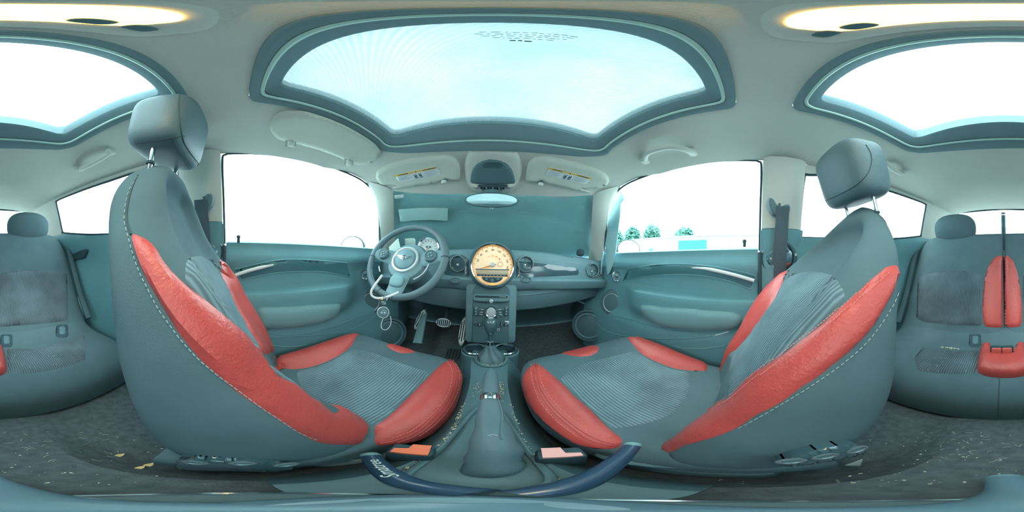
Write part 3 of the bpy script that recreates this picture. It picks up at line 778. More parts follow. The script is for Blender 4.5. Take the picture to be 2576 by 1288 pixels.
DPX = dict(
    back_side=[(332, 592), (346, 650), (370, 704), (410, 774), (450, 838), (500, 899), (560, 954), (620, 1001), (680, 1042), (720, 1072), (760, 1096), (800, 1110), (850, 1119), (900, 1121), (938, 1116)],

    back_top=[(345, 591), (368, 602), (390, 622), (412, 655), (440, 690), (470, 718), (500, 742), (530, 767), (560, 792), (600, 831), (640, 868), (664, 895), (678, 928), (720, 958), (760, 985), (800, 1007), (850, 1028), (900, 1053), (928, 1072), (940, 1095)],
    back_edge=[(549, 632), (551, 650), (555, 669), (569, 717), (582, 747), (595, 776), (612, 805), (627, 835), (645, 862), (660, 888)],

    mid_arc=[(466, 692), (466, 668), (470, 654), (480, 647), (492, 644), (504, 644), (518, 649), (531, 656), (545, 666)],

    cush_side=[(1127, 907), (1143, 915), (1156, 930), (1165, 955), (1166, 975), (1159, 1003), (1143, 1037), (1120, 1060), (1092, 1083), (1060, 1100), (1020, 1114), (985, 1119), (944, 1118)],

    cush_edge=[(1125, 908), (1110, 918), (1080, 948), (1040, 985), (1000, 1025), (960, 1063), (941, 1078)],
    cush_edge2=[(901, 843), (890, 862), (868, 884), (840, 902), (806, 917), (770, 926), (735, 930), (708, 927), (694, 922)],

    tip_edge=[(973, 868), (982, 877), (1000, 886), (1020, 889), (1045, 886), (1068, 881)],

    cush_mid=[(748, 935), (775, 928), (808, 919), (842, 904), (870, 886), (884, 877), (920, 883), (960, 895), (1010, 914), (1050, 928), (1078, 940), (1040, 980), (1000, 1020), (960, 1058), (938, 1068), (900, 1048), (850, 1022), (800, 1002), (765, 985), (752, 960)],
    seam=[(345, 445), (326, 480), (317, 515), (314, 555), (322, 590), (333, 630), (350, 680), (372, 725), (400, 778), (430, 820), (465, 866), (500, 903), (540, 938), (580, 968), (620, 998), (660, 1028), (700, 1054), (730, 1075), (760, 1092), (800, 1107), (850, 1116)],
    edge=[(347, 440), (332, 475), (322, 515), (320, 555), (330, 590)],
    dbl1=[(1127, 908), (1138, 925), (1140, 950), (1130, 985), (1105, 1025), (1070, 1060), (1030, 1088), (985, 1105), (948, 1113)],
    dbl2=[(1131, 908), (1143, 926), (1145, 952), (1135, 990), (1110, 1030), (1075, 1065), (1034, 1093), (990, 1110)],
    cst=[[(1123, 912), (1133, 930), (1134, 952), (1124, 985), (1099, 1022), (1064, 1056), (1024, 1084), (980, 1100)], [(1136, 910), (1148, 928), (1150, 955), (1140, 993), (1115, 1034), (1080, 1069), (1038, 1097)]],
    hseam=[[(452, 237), (449, 260), (452, 300), (458, 340), (466, 365), (490, 400), (512, 426)], [(341, 360), (380, 356), (420, 349), (464, 342)], [(432, 348), (452, 385), (478, 426)]])
SEATL = front_seat('driver seat with red and grey upholstery behind the steering wheel, raised head restraint', -1, D_BACK, .35, D_CUSH,
           ((-.352, -.142, .341), (.205, .135, .19), math.radians(10)), DPX)
# passenger seat
P_BACK = [(-.52, -.085, .135, .145), (-.42, -.135, .108, .134), (-.33, -.190, .088, .130), (-.25, -.222, .050, .130), (-.19, -.236, .022, .132), (-.144, -.243, -.004, .138),
          (-.10, -.251, -.038, .146), (-.05, -.263, -.092, .158), (0, -.285, -.150, .182), (.05, -.306, -.205, .222), (.09, -.324, -.240, .262), (.12, -.333, -.265, .297), (.142, -.332, -.285, .328), (.152, -.322, -.300, .352)]
P_CUSH = [(-.08, -.46, .03, .14, .58, -.56), (.05, -.43, .035, .135, .58, -.57), (.15, -.410, .038, .118, .585, -.57), (.25, -.382, .038, .100, .592, -.57), (.35, -.360, .034, .090, .595, -.56), (.45, -.354, .020, .090, .59, -.53), (.51, -.374, .008, .108, .57, -.49), (.538, -.395, .002, .140, .53, -.47), (.548, -.43, 0, .21, .47, -.45)]
PPX = dict(
    back_side=[(2264, 663), (2262, 690), (2250, 722), (2232, 762), (2210, 798), (2188, 832), (2160, 862), (2130, 890), (2095, 918), (2060, 944), (2020, 972), (1980, 999), (1940, 1025), (1900, 1049), (1840, 1082), (1780, 1104), (1720, 1120), (1658, 1130)],

    back_top=[(2232, 671), (2205, 692), (2180, 714), (2155, 737), (2130, 759), (2105, 782), (2080, 804), (2050, 829), (2020, 853), (1985, 880), (1950, 908), (1895, 948), (1862, 980), (1830, 1002), (1780, 1030), (1715, 1058), (1690, 1074), (1668, 1092), (1656, 1115)],
    back_edge=[(1988, 662), (1982, 680), (1976, 695), (1965, 720), (1952, 745), (1938, 768), (1922, 790), (1905, 815), (1888, 838), (1868, 862), (1850, 880), (1832, 893)],

    mid_arc=[(1984, 695), (2000, 690), (2015, 686), (2030, 684), (2045, 683), (2058, 684), (2072, 686), (2085, 690), (2098, 697), (2108, 705), (2117, 716), (2123, 728), (2128, 745)],

    cush_side=[(1350, 916), (1332, 924), (1322, 936), (1317, 950), (1319, 975), (1328, 1003), (1345, 1030), (1370, 1057), (1400, 1082), (1430, 1103), (1460, 1118), (1495, 1128), (1530, 1130), (1557, 1124)],

    cush_edge=[(1353, 917), (1365, 922), (1390, 944), (1420, 970), (1448, 997), (1475, 1024), (1503, 1050), (1530, 1074), (1556, 1098), (1564, 1108)],
    cush_edge2=[(1578, 850), (1596, 872), (1612, 887), (1638, 903), (1668, 917), (1700, 927), (1732, 933), (1760, 932), (1780, 927)],

    tip_edge=[(1410, 889), (1435, 894), (1462, 897), (1485, 895), (1500, 887), (1505, 872)],

    cush_mid=[(1412, 952), (1440, 930), (1470, 915), (1510, 904), (1560, 892), (1597, 884), (1612, 892), (1638, 907), (1668, 921), (1700, 931), (1730, 937), (1734, 960), (1732, 985), (1720, 1012), (1695, 1036), (1660, 1054), (1610, 1068), (1570, 1074), (1536, 1074), (1505, 1046), (1477, 1020), (1450, 993), (1425, 968)],
    seam=[(2205, 535), (2235, 565), (2258, 605), (2270, 645), (2272, 685), (2262, 728), (2245, 768), (2220, 808), (2195, 842), (2165, 875), (2130, 905), (2095, 932), (2055, 960), (2010, 990), (1960, 1020), (1910, 1050), (1850, 1082)],
    edge=[(2200, 530), (2230, 562), (2252, 604), (2263, 640), (2266, 660)],
    dbl1=[(1344, 917), (1346, 935), (1352, 965), (1368, 1000), (1395, 1035), (1430, 1067), (1470, 1095), (1510, 1113), (1548, 1121)],
    dbl2=[(1350, 917), (1352, 934), (1358, 963), (1374, 996), (1401, 1030), (1437, 1062), (1477, 1090), (1515, 1108), (1550, 1116)],
    cst=[[(1338, 920), (1340, 937), (1346, 968), (1362, 1004), (1389, 1039), (1424, 1071), (1464, 1099)], [(1356, 919), (1358, 935), (1364, 962), (1380, 993), (1407, 1026), (1442, 1057), (1482, 1085)]],
    bst=[[(2222, 684), (2180, 722), (2130, 768), (2080, 812), (2030, 852), (1975, 895), (1900, 953), (1850, 996), (1790, 1032), (1720, 1063)], [(2228, 690), (2186, 730), (2136, 776), (2086, 820), (2036, 861), (1980, 904), (1905, 962), (1855, 1004), (1795, 1040)]],
    hseam=[[(2178, 364), (2190, 385), (2192, 410), (2180, 440), (2150, 468), (2110, 490), (2070, 508)]])
SEATR = front_seat('passenger seat with red and grey upholstery, reclined, beside the bare door panel', 1, P_BACK, .36, P_CUSH,
           ((.362, -.268, .252), (.205, .135, .185), math.radians(16)), PPX)

# ================================================================== REAR SEAT
R_ = thing('rear_bench', 'dark grey rear bench with red leather centre strips under the tailgate glass', 'seat', (0, -.7, -.60))
def rear_half(sgn):
    tab = [(-.43, -.93, -.725, .575), (-.37, -.95, -.775, .578), (-.30, -.98, -.812, .578), (-.2, -1.02, -.862, .577), (-.1, -1.06, -.905, .575), (0, -1.10, -.945, .568), (.06, -1.12, -.968, .552), (.10, -1.13, -.985, .53), (.125, -1.13, -1.0, .50), (.140, -1.12, -1.02, .45), (.146, -1.10, -1.05, .38)]
    Z = [r[0] for r in tab]; rings = []; n = 64
    for i in range(41):
        z = Z[0] + (Z[-1] - Z[0]) * (1 - (1 - i / 40) ** 1.7)
        yb, yf, xo = (pchip(Z, [r[k] for r in tab], z) for k in (1, 2, 3)); xi = .003
        c0 = (xi + xo) / 2; hw = (xo - xi) / 2; ym = (yb + yf) / 2; ring = []
        for k in range(n):
            t = 2 * PI * k / n; c, s_ = math.cos(t), math.sin(t); p = 5.5
            sx = math.copysign(abs(c) ** (2 / p), c); sy = math.copysign(abs(s_) ** (2 / p), s_)
            ring.append(Vector((sgn * (c0 + hw * sx), ym + (yf - ym) * sy, z)))
        rings.append(ring)
    return MB().loft(rings)
RB = {}
for s_ in (1, -1):
    mb = rear_half(s_); RB[s_] = (mb.build('backrest', FAB, R_), onmesh(mb.bvh()))
X0 = 2576
o, f = RB[1]
MB().patch([(2521.5, 644), (2511, 643), (2499, 651), (2487, 669), (2478, 698), (2473, 740), (2471, 780), (2474, 812), (2480, 822), (2500, 824), (2521.5, 824)], f, .010, .03, .006, 4, False).build('centre_strip', RED, o, label='red leather half of the centre strip')
MB().patch([(2310, 694), (2340, 686), (2385, 681), (2430, 683), (2469, 689), (2467, 740), (2466, 780), (2469, 820), (2400, 818), (2326, 810), (2305, 800)], f, .008, .02, .006, 6, False).build('ribbed_panel', RIBR, o, label='finely ribbed panel')
q = MB(); stitches(q, [(2484, 808), (2480, 770), (2483, 730), (2490, 695), (2502, 668), (2516, 656)], lambda x, y: (f(x, y)[0] + f(x, y)[1] * .010, f(x, y)[1]), .0012, 3, 3); q.build('stitching', REDSTITCH, o, kind='stuff')
o, f2 = RB[-1]
MB().patch([(2522.5, 642), (2535, 643), (2549, 656), (2560, 686), (2567, 725), (2571, 770), (2571, 808), (2566, 822), (2545, 824), (2522.5, 824)], f2, .010, .03, .006, 4, False).build('centre_strip', RED, o, label='red leather half of the centre strip')
MB().patch([(2573, 690), (X0 + 20, 684), (X0 + 60, 680), (X0 + 110, 679), (X0 + 150, 683), (X0 + 168, 688), (X0 + 171, 740), (X0 + 170, 806), (X0 + 130, 812), (X0 + 60, 818), (2575, 822)], f2, .008, .02, .006, 6, False).build('ribbed_panel', RIBR, o, label='finely ribbed panel')
q = MB(); stitches(q, [(2561, 808), (2564, 770), (2559, 720), (2551, 685), (2540, 662), (2527, 654)], lambda x, y: (f2(x, y)[0] + f2(x, y)[1] * .010, f2(x, y)[1]), .0012, 3, 3); q.build('stitching', REDSTITCH, o, kind='stuff')
# bench
tab = [(-.86, -.365, .56), (-.78, -.385, .565), (-.72, -.408, .565), (-.665, -.424, .565), (-.58, -.422, .56), (-.50, -.424, .555), (-.455, -.432, .55), (-.42, -.448, .55), (-.392, -.475, .545), (-.375, -.515, .54), (-.372, -.56, .535)]
rings = []; Y = [r[0] for r in tab]
for i in range(45):
    y = Y[0] + (Y[-1] - Y[0]) * (1 - (1 - i / 44) ** 1.4)
    zt, xo = (pchip(Y, [r[k] for r in tab], y) for k in (1, 2)); zb = -.60 if y < -.38 else -.585
    ring = []
    for k in range(96):
        t = 2 * PI * k / 96; c, s_ = math.cos(t), math.sin(t); p = 9
        sx = math.copysign(abs(c) ** (2 / p), c); sz = math.copysign(abs(s_) ** (2 / p), s_)
        zm = (zt + zb) / 2; ring.append(Vector((xo * sx, y, zm + (zt - zm) * sz + .008 * (1 if sz > 0 else 0) * math.cos(sx * PI * 2) * 0)))
    rings.append(ring)
bench = MB().loft(rings); bo = bench.build('seat_cushion', FAB, R_); fben = onmesh(bench.bvh())
MB().patch([(2322, 874), (2360, 880), (2400, 884), (2462, 881), (2458, 910), (2457, 938), (2400, 941), (2350, 938), (2310, 934), (2300, 900)], fben, .006, .02, .006, 6, False).build('ribbed_panel', RIBR, bo, label='ribbed panel with pale crumbs')
MB().patch([(X0 + 18, 878), (X0 + 80, 877), (X0 + 130, 868), (X0 + 190, 850), (X0 + 215, 842), (X0 + 215, 905), (X0 + 170, 922), (X0 + 110, 935), (X0 + 60, 941), (X0 + 20, 938)], fben, .006, .02, .006, 6, False).build('ribbed_panel', RIBR, bo, label='ribbed panel')
pad = MB().patch([(2458, 930), (2461, 895), (2469, 873), (2482, 866), (2494, 869), (2498, 884), (2520, 890), (2548, 886), (2556, 870), (2568, 866), (2580, 872), (2589, 895), (2593, 930), (2584, 942), (2560, 949), (2525, 951), (2490, 948), (2467, 941)], fben, .045, .045, .006, 4)
po = pad.build('buckle_pad', RED, bo, label='moulded red leather pad holding two buckles')
for x0, x1, lx in ((2498, 2517, 1), (2524, 2543, -1)):
    c = (PZ(x0, 884, -.378) + PZ(x1, 884, -.378)) / 2
    MB().box(c, (.045, .016, .055), bev=.005).build('buckle_body', BLACK, bo)
    MB().box(c + Vector((0, .009, .008)), (.034, .010, .030), bev=.004).build('buckle_button', mat('buckle_red', (222, 108, 98), .35), bo, label='red release button')
for x, y, ff in ((2453, 857, fben), (X0 + 16, 857, fben), (X0 + 156, 833, fben)):
    MB().patch([(x - 15, y - 16), (x + 15, y - 16), (x + 16, y + 12), (x + 10, y + 17), (x - 10, y + 17), (x - 16, y + 12)], ff, .004, .006, .006, 4, False).build('anchor_surround', BLACK, bo)
    MB().patch([(x - 9, y - 13), (x + 10, y - 13), (x + 11, y + 10), (x - 9, y + 11)], ff, .008, .006, .006, 4, False).build('anchor_cover', DARK, bo, label='square child seat anchor cover')
seam([(2515, 952), (2513, 985), (2512, 1020), (2511, 1050)], fben).build('seam', SEAMM, bo)
for nm, cx in (('r', .318), ('l', -.318)):
    hb = MB().pillow((cx, -1.035, .185), (.285, .13, .205), (.8, .85), (Vector((1, 0, 0)), Vector((0, .97, -.22)), Vector((0, .22, .97))), 36, 20)
    hb.build('head_restraint', FAB, R_)
for s_ in (1, -1):
    tb = MB().tube([(s_ * .575, -1.0, .10), (s_ * .583, -.97, .04), (s_ * .586, -.93, -.05), (s_ * .586, -.84, -.25), (s_ * .575, -.74, -.39)], .018, 8)
    tb.build('side_bolster', FAB, R_)

# ================================================================== DASHBOARD
DA = thing('dashboard', 'dark moulded dashboard below the covered windscreen', 'dashboard', (0, .95, -.40))
PROF = [(1.17, -.06), (1.12, .0), (1.0, .022), (.92, .031), (.86, .036), (.838, .034), (.828, .026), (.820, .010), (.815, -.004), (.812, -.012), (.812, -.040), (.806, -.095), (.796, -.102), (.778, -.106), (.770, -.116), (.772, -.130), (.790, -.160), (.806, -.176), (.812, -.178), (.812, -.186), (.832, -.25), (.865, -.30), (.95, -.335), (1.17, -.34)]
rings = []
for i in range(33):
    x = -.655 + 1.31 * i / 32; k = (x / .55) ** 2
    rings.append([Vector((x, y + .010 * k - .015 * k * (1 if y < .83 else 0), z - .036 * k * (1 if z > -.09 else .55 if z > -.17 else -.8))) for y, z in PROF])
dash = MB().loft(rings); do = dash.build('dash_body', DASH, DA, flatdeg=28); fd = onmesh(dash.bvh())
MB().patch([(1296, 656), (1346, 661), (1400, 667), (1450, 674), (1459, 682), (1454, 692), (1400, 695), (1340, 697), (1299, 698)], fd, .006, .012, .004, 6, False).build('fascia_strip', GLOSSD, DA, label='glossy dark strip beside the centre dial')
MB().patch([(1182, 656), (1165, 640), (1140, 640), (1120, 648), (1115, 690), (1140, 694), (1180, 697)], fd, .006, .012, .004, 6, False).build('fascia_strip', GLOSSD, DA)
def vent(px, py, r, label=None):
    c, n = fd(px, py); ax = (Vector((0, 0, 0)) - c).normalized() * .5 + Vector((0, -1, .1)); ax.normalize()
    V = MB().lathe([(r * 1.05, -.03), (r * 1.05, .006), (r * .98, .014), (r * .88, .014), (r * .82, .004), (r * .80, -.012)], c, ax, 32).build('air_vent', GLOSSD, DA, label=label)
    MB().lathe([(r * .80, -.014), (r * .70, -.006), (r * .01, -.010)], c, ax, 28).build('vent_plate', BLACK, V)
    MB().lathe([(r * .99, .0135), (r * 1.0, .017), (r * .96, .019), (r * .93, .0135)], c, ax, 32, caps=False).build('vent_ring', SILVER, V)
    x = Vector((0, 0, 1)).cross(ax).normalized(); y = ax.cross(x)
    for k in range(4):
        dv = x * math.cos(PI / 2 * k) + y * math.sin(PI / 2 * k)
        MB().tube([c + dv * r * .1 + ax * .002, c + dv * r * .78 + ax * .002], .0022, 6).build('vent_rib', DARK, V)
    MB().lathe([(r * .16, -.006), (r * .15, .010), (r * .02, .014)], c + Vector((-.002, 0, -.006)), ax, 16).build('vent_knob', SILVER, V)
vent(1321, 664, .041); vent(1489, 680, .041); vent(1153, 663, .041); vent(1000, 676, .041)
for px, py in ((1324, 704), (1146, 706)):
    c, n = fd(px, py)
    MB().lathe([(.030, -.006), (.030, .004), (.022, .006), (.018, .001), (.004, .002)], c, (0, -.9, .4), 24, sx=1.0, sy=.5).build('fascia_button', DARK, DA, label='oval push button')
seam([(1304, 743), (1340, 740), (1375, 736), (1408, 731)], fd, .003, .001).build('glovebox_edge', ARM, DA, label='pale lid edge of the glovebox')
seam([(1282, 623), (1336, 626), (1380, 631), (1414, 637), (1448, 643)], fd, .002, .0).build('pad_seam', DARK, DA)
# round stopper at the foot of the right A pillar
MB().lathe([(.024, -.02), (.024, .006), (.018, .012), (.004, .014)], PD(1460, 636, .98), -ray(1460, 636), 20).build('pillar_speaker', BLACK, DA)

# ---- centre dial
GC = PY(1239, 667, .765); gn = Vector((0, -1, .10)).normalized(); gu = Vector((0, .10, 1)).normalized(); gx = Vector((1, 0, 0))
G = thing('centre_speedometer', 'large round amber speedometer in the middle of the dashboard', 'gauge', GC)
GR = .102
MB().lathe([(GR * 1.10, -.06), (GR * 1.10, .002), (GR * 1.04, .014), (GR * .99, .014)], GC, gn, 56, caps=False).build('housing', DARK, G)
MB().lathe([(GR * .985, .006), (GR * 1.0, .018), (GR * .97, .024), (GR * .925, .020), (GR * .91, .010)], GC, gn, 64, caps=False).build('bezel', CHROME, G, label='chrome bezel')
DIAL = mat('dial_amber', (246, 226, 196), .5, emit=(255, 196, 120), es=.16)
MB().lathe([(GR * .92, .004), (GR * .92, .010), (.0005, .010)], GC, gn, 56).build('dial', DIAL, G, label='cream dial glowing amber')
rim = MB().lathe([(GR * .92, .0105), (GR * .90, .0125), (GR * .86, .0108)], GC, gn, 56, caps=False).build('dial_rim', mat('dial_orange', (248, 190, 120), .5, emit=(255, 150, 60), es=.10), G, label='orange lit rim of the dial')
def gp(a, r, h=.0112): return GC + gx * math.sin(a) * GR * r + gu * math.cos(a) * GR * r + gn * h
DINK = mat('dial_brown', (112, 84, 66), .7)
tk = MB()
for i in range(-11, 12):
    a = math.radians(i * 8.8); big = i % 2 == 0
    p0, p1 = gp(a, .80 if big else .84), gp(a, .90)
    t_ = (p1 - p0).normalized(); s_ = t_.cross(gn) * (.0011 if big else .0006)
    tk.add([p0 - s_, p0 + s_, p1 + s_, p1 - s_], [(0, 1, 2, 3)])
tk.build('scale_marks', DINK, G, smooth=False, kind='stuff')
for k, s_ in enumerate(('20', '40', '60', '80', '100', '120', '140', '160')):
    a = math.radians((k - 3) * 24.5); p = gp(a, .69)
    up = (gx * math.sin(a) + gu * math.cos(a)); text(s_, .0125, p, up.cross(gn) * -1 if False else (gn.cross(up) * -1), up, DINK, G, 'numeral')
for k in range(4):
    a = math.radians(-28 + 24 * k + 4); p = gp(a, .42)
    MB().lathe([(.0042, 0), (.0042, .001), (.0002, .0012)], p, gn, 14).build('warning_lamp', mat('lamp_orange%d' % k, ((240, 206, 150), (244, 188, 110), (232, 160, 84), (220, 130, 80))[k], .5, emit=(255, 150, 50), es=.15), G)
for k in range(12):
    a = math.radians(30 * k); c = GC + gx * .036 + gu * .004 + gn * .0112
    v = gx * math.sin(a) + gu * math.cos(a); w_ = v.cross(gn) * .0009
    MB().add([c + v * .009 - w_, c + v * .009 + w_, c + v * .0135 + w_, c + v * .0135 - w_], [(0, 1, 2, 3)]).build('fuel_mark', DINK, G, smooth=False)
MB().lathe([(.011, .011), (.011, .018), (.008, .021), (.0005, .0215)], GC + gu * .001, gn, 24).build('needle_hub', SILVER, G)
a = math.radians(252)
MB().tube([gp(a, 0, .017), gp(a, .30, .016), gp(a, .62, .0145)], [.0030, .0022, .0006], 6).build('needle', mat('needle_orange', (226, 140, 80), .5), G)
MB().tube([gp(a + PI, 0, .0175), gp(a + PI, .17, .0172)], [.0042, .0042], 8).build('needle_tail', SILVER, G)
def gbox(x, z, w, h, d, m, nm, lab=None, bev=.002, par=None): return MB().box(GC + gx * x + gu * z + gn * (.010 + d / 2), (w, d, h), (gx, -gn, gu), bev).build(nm, m, par or G, label=lab)
gbox(0, -.021, .158, .005, .004, DARK, 'display_hood')
gbox(0, -.034, .150, .018, .002, mat('display_lcd', (170, 168, 150), .35, emit=(240, 190, 120), es=.06), 'display', 'wide dull display strip')
gbox(0, -.048, .142, .0085, .006, BLACK, 'button_strip')
for k in range(8): gbox(-.054 + .0155 * k, -.048, .008, .0018, .0072, SILVER, 'strip_button', bev=.0005)
ped = [GC + gn * .0105 + gx * (.048 * math.cos(t)) + gu * (-.056 - .026 * math.sin(t)) for t in [PI * k / 20 for k in range(21)]]
MB().prism(ped, gn, .005).build('control_panel', BLACK, G, smooth=False)
for x, z, r in ((-.026, -.064, .008), (0, -.070, .009), (.026, -.064, .008), (-.013, -.059, .003), (.013, -.059, .003)):
    MB().lathe([(r, .010), (r, .017), (r * .8, .019), (r * .1, .0185)], GC + gx * x + gu * z, gn, 18).build('control_button', DARK, G)
MB().lathe([(.004, .010), (.004, .013), (.0005, .0135)], GC + gu * -.0855, gn, 12).build('indicator_lamp', mat('amber_lamp', (255, 170, 60), .4, emit=(255, 150, 40), es=1.0), G)

# ---- tachometer behind the wheel
TC = PD(1078, 624, .86); tn = (-TC).normalized(); tx = Vector((0, 0, 1)).cross(tn).normalized(); tu = tn.cross(tx)
T = thing('tachometer', 'small round white tachometer on the steering column behind the wheel rim', 'gauge', TC)
MB().lathe([(.062, -.05), (.062, .006), (.056, .012), (.050, .010)], TC, tn, 36, caps=False).build('housing', DARK, T)
MB().lathe([(.052, .008), (.055, .014), (.050, .016), (.047, .009)], TC, tn, 36, caps=False).build('bezel', CHROME, T)
MB().lathe([(.048, .004), (.048, .008), (.0004, .008)], TC, tn, 32).build('dial', mat('dial_white', (232, 240, 238), .5), T)
for k in range(9):
    a = math.radians(-96 + 24 * k); v = tx * math.sin(a) + tu * math.cos(a); w_ = v.cross(tn) * .0009
    MB().add([TC + tn * .0086 + v * .032 - w_, TC + tn * .0086 + v * .032 + w_, TC + tn * .0086 + v * .043 + w_, TC + tn * .0086 + v * .043 - w_], [(0, 1, 2, 3)]).build('scale_mark', INK, T, smooth=False)
for x in (-.008, .008): MB().lathe([(.0058, .0082), (.0058, .0095), (.0003, .0096)], TC + tx * x + tu * .006, tn, 16).build('warning_lamp', DARK, T)
MB().tube([TC + tn * .011, TC + tn * .011 + (tx * -.6 + tu * -.6) * .045], [.0025, .0008], 6).build('needle', mat('needle_orange', (226, 140, 80), .5), T)
MB().tube([TC - tn * .02 - tu * .03, TC - tn * .02 - tu * .14 + Vector((-.04, .05, 0))], .03, 14).build('bracket', DARK, T)
# ================================================================== CENTRE STACK
ST = thing('centre_stack', 'dark control stack under the centre speedometer with a chrome rotary knob', 'console', (0, .86, -.46))
sy = .772
def stack_prof(x0, x1, z0, z1, r, n=6):
    pts = []
    for cx, cz, a0 in ((x1 - r, z1 - r, 0), (x0 + r, z1 - r, 90), (x0 + r * .4, z0 + r * .4, 180), (x1 - r * .4, z0 + r * .4, 270)):
        rr = r if a0 < 180 else r * .4
        for k in range(n + 1):
            a = math.radians(a0 + 90 * k / n); pts.append((cx + rr * math.cos(a), cz + rr * math.sin(a)))
    return pts
sp_ = stack_prof(-.125, .125, -.47, -.118, .045)
MB().loft([[Vector((x * k, y + .10 * max(0, -.12 - z) * .35, -.295 + (z + .295) * kk)) for x, z in sp_] for k, kk, y in ((1.0, 1.0, .96), (1.0, 1.0, sy + .018), (.97, .985, sy + .006), (.94, .97, sy + .004))]).build('stack_body', DASH, ST)
MB().loft([[Vector((x * k, y + .10 * max(0, -.12 - z) * .35, -.30 + (z + .295) * kk)) for x, z in sp_] for k, kk, y in ((.70, .93, sy + .02), (.70, .93, sy - .002), (.68, .92, sy - .005))]).build('control_panel', DARK, ST)
def fy(px, py, y=None):
    p = PY(px, py, sy - .004); return Vector((p.x, sy - .005 + .035 * max(0, -.12 - p.z), p.z))
c = fy(1236, 747)
MB().pillow(c + Vector((0, .004, -.004)), (.172, .05, .036), (.35, .3)).build('disc_slot_surround', DASH, ST)
MB().box(c + Vector((0, -.021, .006)), (.150, .006, .010), bev=.002).build('disc_slot', BLACK, ST)
for k in range(5): MB().box(c + Vector((.040 + .0062 * k, -.0245, .0065)), (.0046, .0006, .0022)).build('slot_mark', PAPER, ST, smooth=False)
MB().lathe([(.009, 0), (.009, .008), (.006, .010), (.0005, .009)], c + Vector((0, -.022, -.014)), (0, -1, 0), 20).build('eject_button', SILVER, ST, label='small round silver button')
c = fy(1235.5, 784)
MB().lathe([(.029, 0), (.029, .022), (.026, .026), (.023, .024)], c, (0, -1, .15), 40, caps=False).build('rotary_ring', CHROME, ST, label='chrome knob ring')
MB().lathe([(.023, 0), (.023, .022), (.020, .025), (.0005, .026)], c, (0, -1, .15), 32).build('rotary_knob', SILVER, ST, label='grey rotary knob')
for px in (1197.5, 1273.5):
    c = fy(px, 783)
    MB().pillow(c, (.026, .018, .052), (.6, .8)).build('fan_rocker', GLOSSD, ST)
    for dz in (-.014, 0, .014): MB().pillow(c + Vector((0, -.009, dz)), (.006, .004, .005), (.9, .9), n=10, m=6).build('rocker_mark', PAPER, ST)
for x0 in (-1, 1):
    c = fy(1235.5 + 22 * x0, 778)
    MB().prism([c + Vector((a * x0, -.002, b)) for a, b in ((-.018, .004), (.022, .004), (.018, -.004), (-.018, -.004))], (0, -1, 0), .006).build('push_button', DARK, ST, smooth=False)
    for k, (dx, dz) in enumerate(((0, .0), (.002, -.014), (.004, -.026))):
        MB().box(c + Vector((dx * x0, -.009, dz)), (.012, .003, .003), bev=.001).build('button_mark', PAPER, ST)
for px, py in ((1217, 798), (1252, 798), (1264, 796), (1207, 793)):
    MB().pillow(fy(px, py), (.016, .012, .012), (.8, .8), n=14, m=8).build('push_button', DARK, ST)
# row of toggle switches with guard hoops
for px in (1207, 1221, 1262, 1276 - 4):
    c = fy(px, 814)
    MB().pillow(c + Vector((0, -.006, 0)), (.013, .020, .020), (.7, .7), n=14, m=8).build('toggle_switch', GLOSSD, ST)
    MB().pillow(c + Vector((0, -.017, -.004)), (.008, .005, .006), (.8, .8), n=10, m=6).build('toggle_tip', CHROME, ST)
for px in (1200, 1214, 1257, 1268):
    c = fy(px, 812)
    MB().tube([c + Vector((0, .004, .016)), c + Vector((0, -.018, .010)), c + Vector((0, -.022, -.004)), c + Vector((0, .004, -.016))], .002, 6).build('guard_hoop', CHROME, ST)
for x0 in (-1, 1):
    MB().pillow(fy(1236 + 38 * x0, 813), (.03, .014, .022), (.7, .9)).build('end_cap', SILVER if x0 > 0 else DARK, ST)
c = fy(1254, 831)
MB().lathe([(.006, 0), (.008, .003), (.006, .004)], c, (0, -1, 0), 16, caps=False).build('socket_ring', SILVER, ST)
MB().box((0, .858, -.432), (.165, .05, .07), bev=.012).build('tray', BLACK, ST)

# ================================================================== TUNNEL CONSOLE
CO = thing('tunnel_console', 'long dark tunnel console between the front seats', 'console', (0, .4, -.60))
cp = [(-.06, -.510, .075, .03), (.0, -.497, .075, .03), (.06, -.482, .072, .03), (.12, -.474, .066, .03), (.2, -.470, .060, .03), (.3, -.466, .057, .03), (.42, -.462, .056, .03), (.50, -.456, .060, .03), (.56, -.450, .068, .03), (.66, -.448, .074, .03), (.70, -.462, .072, .03), (.80, -.478, .075, .03), (.86, -.48, .075, .03)]
rings = []; Y = [r[0] for r in cp]
for i in range(47):
    y = .018 + .842 * i / 46; zt, hw, rr = (pchip(Y, [r[k] for r in cp], y) for k in (1, 2, 3))
    ring = []
    fl_ = .055
    for k in range(-12, 13):
        u = k / 12; a = abs(u)
        if a < .62: x = hw * a / .62; z = zt - .004 * (a / .62) ** 2 + .006 * math.exp(-((a - .58) / .05) ** 2)
        else:
            q = (a - .62) / .38; x = hw + fl_ * q; z = zt - .004 - .13 * q ** 1.3
        ring.append(Vector((math.copysign(x, u), y, z)))
    ring += [Vector((ring[-1].x, y, -.64)), Vector((ring[0].x, y, -.64))]
    rings.append(ring)
con = MB().loft(rings); con.build('console_body', DARK, CO, flatdeg=60); fcon = onmesh(con.bvh())
